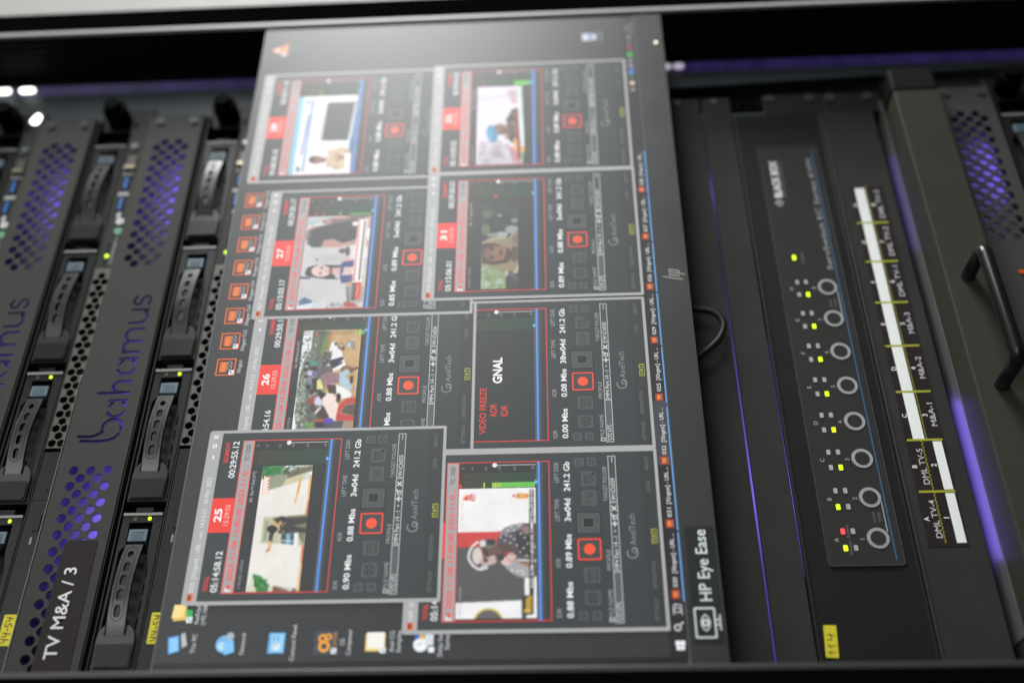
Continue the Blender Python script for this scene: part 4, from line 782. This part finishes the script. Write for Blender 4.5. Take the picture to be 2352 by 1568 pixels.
def pic32():
    p = Pic(((355, 1155), (365, 610), (690, 605), (660, 1140)), bgc=(232, 224, 240))
    p.poly((216, 208, 226), (360, 690), (640, 660), (640, 680), (360, 720)); p.poly((206, 170, 190), (570, 640), (640, 630), (640, 740), (600, 740)); p.poly((200, 192, 204), (355, 1155), (380, 1000), (500, 990), (660, 1140)); p.speck([(180, 172, 186), (216, 210, 222), (160, 150, 164)], 380, 560, 1000, 1140, 30, 10, 30, .5); p.poly((196, 130, 150), (560, 1030), (640, 1050), (640, 1140), (590, 1130))
    p.poly((66, 50, 46), (560, 850), (600, 780), (690, 760), (690, 1020), (590, 1010), (560, 960)); p.speck([(130, 100, 60), (150, 120, 80), (40, 34, 36)], 560, 680, 790, 1000, 50, 8, 20, .7); p.ell((150, 100, 84), 515, 920, 50, 38); p.ell((120, 76, 66), 540, 930, 24, 26); p.ell((60, 140, 190), 462, 950, 36, 58, -12); p.ell((80, 166, 214), 448, 950, 18, 44, -12)
    p.poly((150, 40, 44), (620, 770), (640, 770), (640, 1110), (620, 1110)); p.poly((216, 232, 226), (636, 620), (672, 616), (668, 1060), (640, 1060)); p.ell((240, 170, 40), 656, 1050, 20, 18); p.poly((60, 150, 70), (645, 1070), (665, 1070), (665, 1130), (645, 1130)); p.poly((240, 180, 90), (596, 985), (620, 985), (620, 1060), (600, 1060)); p.poly((60, 56, 56), (672, 612), (690, 606), (662, 1140), (650, 1140), (668, 1050))
    return p.blur(b=3)

UI = '31383B'
def window(nm, ox, oy, d, total, seg, idr, adr, left, band, ch, pic=None, rect=(27, 314, 108, 274), title=True):
    q = Win(ox, oy, d); FRM = 'A9A9AA'
    q.poly([(q.X(a), q.Z(c)) for a, c in [(6, 0), (399, 0), (403, 2), (405, 6), (405, 538), (403, 541), (2, 541), (0, 538), (0, 6), (2, 2)]], d, glow(FRM))
    q.r(8, 398, 31, 534, UI, 1)
    q.r(8, 398, 503, 534, '2F3335', 2)
    # title bar
    q.r(9, 24, 10, 23, 'E86820', 2); q.r(11, 22, 12, 18, '5A3018', 3)
    q.t(nm, 28, 21, 9, 'E4E4E4', width=21); q.t('[XIngest] - URL - ver. 14.3.0.22 - 30 Mar 2022', 57, 21, 9, 'E4E4E4', width=232)
    q.ln([(385, 11), (393, 20)], 2, 'FAFAFA', 3); q.ln([(393, 11), (385, 20)], 2, 'FAFAFA', 4); q.fr(362, 371, 11, 20, 1.8, 'FAFAFA', 3); q.r(334, 343, 15, 18, 'FAFAFA', 3)
    # counters
    RED = 'EE3A30'
    q.t('TOTAL', 29, 51, 9.5, RED, width=33, bold=.012); q.t(total, 27, 71, 13.5, 'E2E2E4', width=90, bold=.02)
    q.t('SEGMENT', 376, 51, 9.5, RED, width=52, align='r', bold=.012); q.t(seg, 377, 71, 13.5, 'E2E2E4', width=90, align='r', bold=.02)
    q.r(159, 239, 31, 80, 'EC3A2E', 2); q.t(nm[1:], 199, 56, 15.5, 'FCF4F2', width=31, align='c', bold=.03); q.t('15:29:55', 199, 73, 10.5, 'FFC8C0', width=48, align='c')
    # red framed monitor area
    q.r(25, 378, 81, 304, '2A2D2E', 2); q.fr(24, 379, 80, 305, 1.8, RED, 4)
    q.r(25, 378, 81.5, 106, 'A2A2A4', 3); q.fr(24, 379, 80, 107, 2.0, 'E85A52', 4)
    q.t('● '[0:0]+band, 50, 99, 11, 'F0463C', width=264, bold=.02, l=5); q.e(38, 94, 5, 5, 'F0463C', 5, 12)
    q.p([(28, 88), (36, 88), (36, 92), (32, 92), (32, 100), (28, 100)], 'E8E8EA', 5)
    q.t('TC', 327, 98, 9, '3A3A3C', width=15, bold=.01, l=5); q.t('OSD', 347, 98, 9, '3A3A3C', width=22, bold=.01, l=5)
    q.r(26, 316, 108, 275, '2B2F31', 3)
    q.t('%s - %s (GoG DTT)' % (nm, ch), 302, 119, 6.4, 'C4C6C6', width=74, align='r', l=7); q.t('11-06-2023 15:29:55.8', 34, 119, 6, 'A4A6A8', width=62, l=7)
    # level meter
    for i in range(15):
        f_ = i/14; g = (int(70-34*f_), int(66+8*f_-(20 if i == 0 else 0)), int(48+12*f_))
        q.r(318, 352, 108+11.1*i, 119.1+11.1*i, hexc(*g), 4)
    for i in range(32): q.r(318, 352, 110+5.2*i, 110.7+5.2*i, '2E3836', 5)
    for i in range(9): q.r(320+4*i, 320.7+4*i, 108, 274.5, '2E3836', 6)
    for tx, yy in (('0', 118), ('-6', 138), ('-12', 168), ('-18', 198), ('-24', 231), ('-32', 271)): q.t(tx, 367, yy, 5.5, '9A9EA0', align='r', l=5)
    q.r(370, 372, 185, 274, 'B0B2B4', 5); q.e(371, 185, 5.4, 5.4, 'E6E6E8', 6)
    # timeline
    q.r(25, 378, 275, 283, '54585C', 3)
    for i in range(26): q.r(26+13.6*i, 26.8+13.6*i, 275, 283, '2E3234', 4)
    q.r(25, 378, 279.4, 284.2, '4C92EE', 5); q.p([(324, 273), (335, 273), (329.5, 281)], '7AB4F4', 6)
    q.r(25, 378, 286, 303.6, '3A3E40', 3)
    for i in range(70): q.r(26+5.02*i, 27.2+5.02*i, 285.2, 289, '6A6E70', 4)
    for i in range(88): q.r(26+4*i, 28+4*i, 294.5, 300.5, '1E2122', 4)
    q.r(25, 378, 291.4, 292.6, '222526', 4)
    # readings
    LB = '9EA2A4'
    for tx, x, w_, al in (('IDR', 30, 19, 'l'), ('ADR', 134, 21, 'l'), ('LEFT TIME', 238, 50, 'l'), ('LEFT DISK', 376, 49, 'r')): q.t(tx, x, 324.5, 9.5, LB, width=w_, align=al)
    for tx, x, w_, al in ((idr, 29, 75, 'l'), (adr, 134, 74, 'l'), (left, 289, 52 if len(left) < 6 else 66, 'r'), ('241.2 Gb', 376, 70, 'r')): q.t(tx, x, 348.5, 12.5, 'EAEAEC', width=w_, align=al, bold=.02)
    # round red record button and grey buttons
    def btn(x0, x1, y0, y1, c='484C4E', hi='606466', l=3):
        q.poly([(q.X(a), q.Z(c_)) for a, c_ in rr(x0, x1, y0, y1, 3, 3)], q.d-0.012*l, glow(hi)); q.poly([(q.X(a), q.Z(c_)) for a, c_ in rr(x0+1, x1-1, y0+1.2, y1-1, 3, 3)], q.d-0.012*(l+1), glow(c))
    q.r(148, 201, 359, 413, '262A2B', 2); q.poly([(q.X(a), q.Z(c)) for a, c in rr(150, 198, 361, 411, 4, 4)], d-.036, glow('F0442E')); q.poly([(q.X(a), q.Z(c)) for a, c in rr(153.4, 194.6, 364.4, 407.6, 2, 3)], d-.048, glow('3C4042')); q.e(174, 386, 12, 12, 'F4522E', 5, 28)
    q.r(207, 258, 359, 413, '1A1D1E', 2); btn(210, 255, 362, 410); q.r(223, 243, 375, 397, '1A1D1E', 5); q.fr(222, 244, 374, 398, 1.2, '6A6E70', 6)
    btn(102, 134, 373, 406); 
    for yy in (380, 397):
        for i in range(5): q.r(106+5*i, 109+5*i, yy, yy+4, '222627', 5)
    q.t('SWITCH', 118, 392, 5, '26292A', width=22, align='c', l=5)
    btn(55, 85, 373, 405); q.rg(70, 389, 9, 11, '1A1D1E', 5); q.ln([(60, 385), (80, 385)], 1.4, '1A1D1E', 6); q.ln([(60, 393), (80, 393)], 1.4, '1A1D1E', 6); q.t('IP', 70, 392, 6, '1A1D1E', align='c', bold=.02, l=6)
    btn(24, 42, 359, 378); q.rg(33, 368, 4, 5.4, '1A1D1E', 5); btn(24, 42, 387, 405); q.fr(29, 37, 392, 400, 1.4, '1A1D1E', 5)
    btn(272, 307, 374, 405); q.ln([(278, 386), (284, 386)], 1.4, '1A1D1E', 5); q.ln([(281, 383), (281, 389)], 1.4, '1A1D1E', 6)
    for yy in (384, 389, 394): q.r(288, 301, yy, yy+1.6, '1A1D1E', 5)
    btn(318, 351, 374, 405); q.rg(333, 390, 7, 9, '1A1D1E', 5); q.ln([(333, 386), (333, 391), (337, 391)], 1.4, '1A1D1E', 6); q.e(326, 382, 2.4, 2, '1A1D1E', 6, 8); q.e(340, 382, 2.4, 2, '1A1D1E', 6, 8); q.e(346, 400, 4, 4, '1A1D1E', 6, 10)
    btn(365, 384, 360, 380); q.rg(374, 371, 4.6, 6, '1A1D1E', 5); q.r(366.5, 382, 372, 376, '45494B', 6); btn(365, 384, 388, 407); q.rg(374.5, 397.5, 4.4, 6, '1A1D1E', 5)
    # fields
    for tx, x, w_, al in (('FILE NAME', 30, 57, 'l'), ('PROFILE', 128, 44, 'l'), ('TARGET FOLDER', 363, 82, 'r')): q.t(tx, x, 429, 8.5, LB, width=w_, align=al)
    q.fr(20, 28, 421, 431, 1.6, 'D8D8DA', 4)
    for x0, x1 in ((17, 124), (125, 278), (279.5, 388)): q.r(x0, x1, 433, 450, '3E4244' if x0 != 17 else '55585A', 3); q.fr(x0, x1, 433, 450, 1.5, 'C2C4C6', 4)
    q.t('"LTC UTC', 21, 446, 9, 'E4E4E6', width=40, l=5); q.t('MP4 Part 14 - I', 129, 446, 9, 'E4E4E6', width=72, l=5); q.p([(210, 440), (216, 440), (213, 444)], 'C8C8CA', 5)
    q.ln([(224, 441.5), (235, 441.5)], 3, 'D4D4D6', 5); q.ln([(229.5, 436), (229.5, 447)], 3, 'D4D4D6', 6); q.fr(239, 249, 437, 447, 1.8, 'D4D4D6', 5); q.ln([(244, 442), (252, 435)], 2.4, 'D4D4D6', 6); q.ln([(260, 437), (269, 446)], 3, 'D4D4D6', 5); q.ln([(269, 437), (260, 446)], 3, 'D4D4D6', 6)
    q.t('W:\\Ch'+nm, 283, 446, 9, 'E4E4E6', width=51, l=5); [q.e(374+4.4*i, 442, 1.4, 1.4, 'D8D8DA', 5, 8) for i in range(3)]
    # maker's name, links
    q.t('AxelTech', 181, 491-7, 13, '85898B', width=70); q.rg(164, 475, 9.6, 12.2, '85898B', 3); q.p([(168, 462), (182, 462), (182, 472), (174, 476)], UI, 4); q.rg(170, 480, 4.4, 6.6, '85898B', 5)
    q.t('STATS', 184, 526, 9.5, 'C8CE2C', width=33); q.r(184, 217, 528, 529, 'B8BE28', 3)
    for tx, x, w_ in (('SETTINGS', 20, 46), ('REPOSITION', 88, 57), ('LOGS', 300, 25), ('ABOUT', 352, 34)): q.t(tx, x, 521, 8, '6A6E70', width=w_, l=3)
    # extras of single windows
    if nm == '030':
        q.t('VIDEO FREEZE', 44, 164, 15, 'F04436', width=118, l=7); q.t('ADR', 86, 188, 15, 'F04436', width=34, l=7); q.t('IDR', 88, 213, 15, 'F04436', width=28, l=7); q.t('GNAL', 174, 199, 20, 'F8F8F8', width=69, bold=.03, l=8)
    lit = {'029': [(161, 164, 330)]+[(180+5.2*i, 184+5.2*i, 331) for i in range(18)], '026': [(250, 253, 326)]+[(258+5*i, 261+5*i, 331) for i in range(3)], '027': [(190, 193, 326)]+[(216+5.2*i, 219.6+5.2*i, 323) for i in range(11)], '028': [(168, 171, 330)], '032': [(228+5*i, 232.2+5*i, 334) for i in range(9)]}.get(nm, [])
    for i, (y0, y1, x1) in enumerate(lit):
        for xx in range(318, x1-3, 4): q.r(xx, xx+3.2, y0, y1, '7CE85A' if y0 > 200 else 'B8F04A', 7)
    for (y0, y1) in {'029': [(109, 113)], '026': [(155, 159)], '027': [(127, 130), (146, 149)], '031': [(176, 181)], '032': [(140, 144)]}.get(nm, []): q.r(318, 326, y0, y1, 'F03A2A', 7)
    o = q.build('application_window', screen)
    if pic is not None:
        p = pic(); mb, rgba = p.put(q, 'v', rect[0], rect[1], rect[2], rect[3], o, d-0.012*5)
        # the picture keeps its own grid but belongs to the window
        me = o.data; bm = bmesh.new(); bm.from_mesh(me)
        lay = bm.verts.layers.float_color.new('Col'); me.materials.append(PICTURE); k = len(me.materials)-1
        vv = [bm.verts.new((v[0]*S, v[1]*S, v[2]*S)) for v in mb.v]
        cc = rgba.reshape(-1, 4)
        for v, c in zip(vv, cc): v[lay] = c
        for f in mb.f: bm.faces.new([vv[i] for i in f]).material_index = k
        bm.to_mesh(me); bm.free(); me.update()
    return o
W = [('028', 1323, 20, '05:08:38.18', '00:29:51.18', '0.88 Mbs', '0.88 Mbs', '3w04d', '2023-11-06 15.00.00 2023-11-0...', 'Light TV', pic28, (25, 312, 108, 275)),
     ('030', 520, 505, '05:15:00.00', '00:29:50.00', '0.00 Mbs', '0.08 Mbs', '38w04d', '2023-11-06 15.00.00 2023-11-0...', 'TV', None, None),
     ('032', 1332, 505, '05:14:59.02', '00:29:54.02', '0.88 Mbs', '0.89 Mbs', '3w04d', '2023-11-06 15.00.00 2023-11-0...', 'Joy TV', pic32, (28, 314, 126, 255)),
     ('026', 520, 101, '05:14:54.16', '00:29:50.16', '0.88 Mbs', '0.88 Mbs', '3w04d', '2023-11-06 15.00.00 2023-11-06 15...', '3ABN-GH', pic26, (54, 332, 125, 265)),
     ('027', 888, 91, '05:15:03.17', '00:29:50.17', '0.85 Mbs', '0.89 Mbs', '3w04d', '2023-11-06 15.00.00 2023-11-0...', 'CGTN', pic27, (27, 314, 108, 273)),
     ('031', 928, 506, '05:15:06.01', '00:29:50.01', '0.89 Mbs', '0.88 Mbs', '3w04d', '2023-11-06 15.00.00 2023-11-0...', 'TV', pic31, (30, 296, 145, 237)),
     ('029', 114.5, 505, '05:14:58.12', '00:29:55.12', '0.88 Mbs', '0.89 Mbs', '3w04d', '2023-11-06 15.00.00 2023-11-0...', 'ANGEL TV', pic29, (30, 316, 108, 274)),
     ('025', 181, 40, '05:14:58.12', '00:29:55.12', '0.90 Mbs', '0.88 Mbs', '3w04d', '2023-11-06 15.00.00 2023-11-0...', 'Bryt TV', pic25, (27, 314, 133, 245))]
for i, a in enumerate(W):
    o = window(a[0], a[1], a[2], -0.10-0.13*i, *a[3:11], rect=a[11])
    o['label'] = 'recorder window numbered %s' % a[0][1:]
    if a[0] == '025':
        q = Win(181, 40, -0.10-0.13*i); q.t('BRYT', 248, 152, 12.5, 'E8502C', width=43, bold=.05, l=8); q.t('BRYT', 249, 151.6, 11.6, 'FFF2EC', width=41, bold=.02, l=9); q.build('channel_mark', screen)
    if a[0] == '029':
        q = Win(114.5, 505, -0.10-0.13*i); q.t('ANGEL 102.9FM <<<>> #PLEASE LIKE, COMMENT FOLLOW AND SHA', 92, 268.5, 6.2, 'F0F0F0', width=220, bold=.01, l=8); q.t('LIVE', 290, 143.5, 5.4, 'FFF0F0', width=14, bold=.02, l=8); q.t('Annie', 42, 264, 9, 'D8B030', width=34, bold=.02, l=8); q.build('news_ticker', screen)

# ================================================================ cable hanging under the monitor
b = MB(); pts = []
ctrl = [(250, 24, 40), (249, 22, 8), (247, 21, -5), (243.5, 20, -18), (233, 19.5, -23.5), (220, 19.5, -18.5), (208, 20, -5), (196, 22, 12), (186, 24, 40)]
for i in range(1, len(ctrl)-2):
    p0, p1, p2, p3 = [Vector(c) for c in ctrl[i-1:i+3]]
    for k in range(8):
        t_ = k/8; pts.append(0.5*((2*p1)+(-p0+p2)*t_+(2*p0-5*p1+4*p2-p3)*t_*t_+(-p0+3*p1-3*p2+p3)*t_**3))
tube(b, pts, 2.5, surf('cable_rubber', (0.01, 0.01, 0.01), 0.45, spec=0.3), 12)
o = b.build('cable', origin=(228, 20, -23)); o['label'] = 'black cable looping below the bottom edge of the monitor'; o['category'] = 'cable'
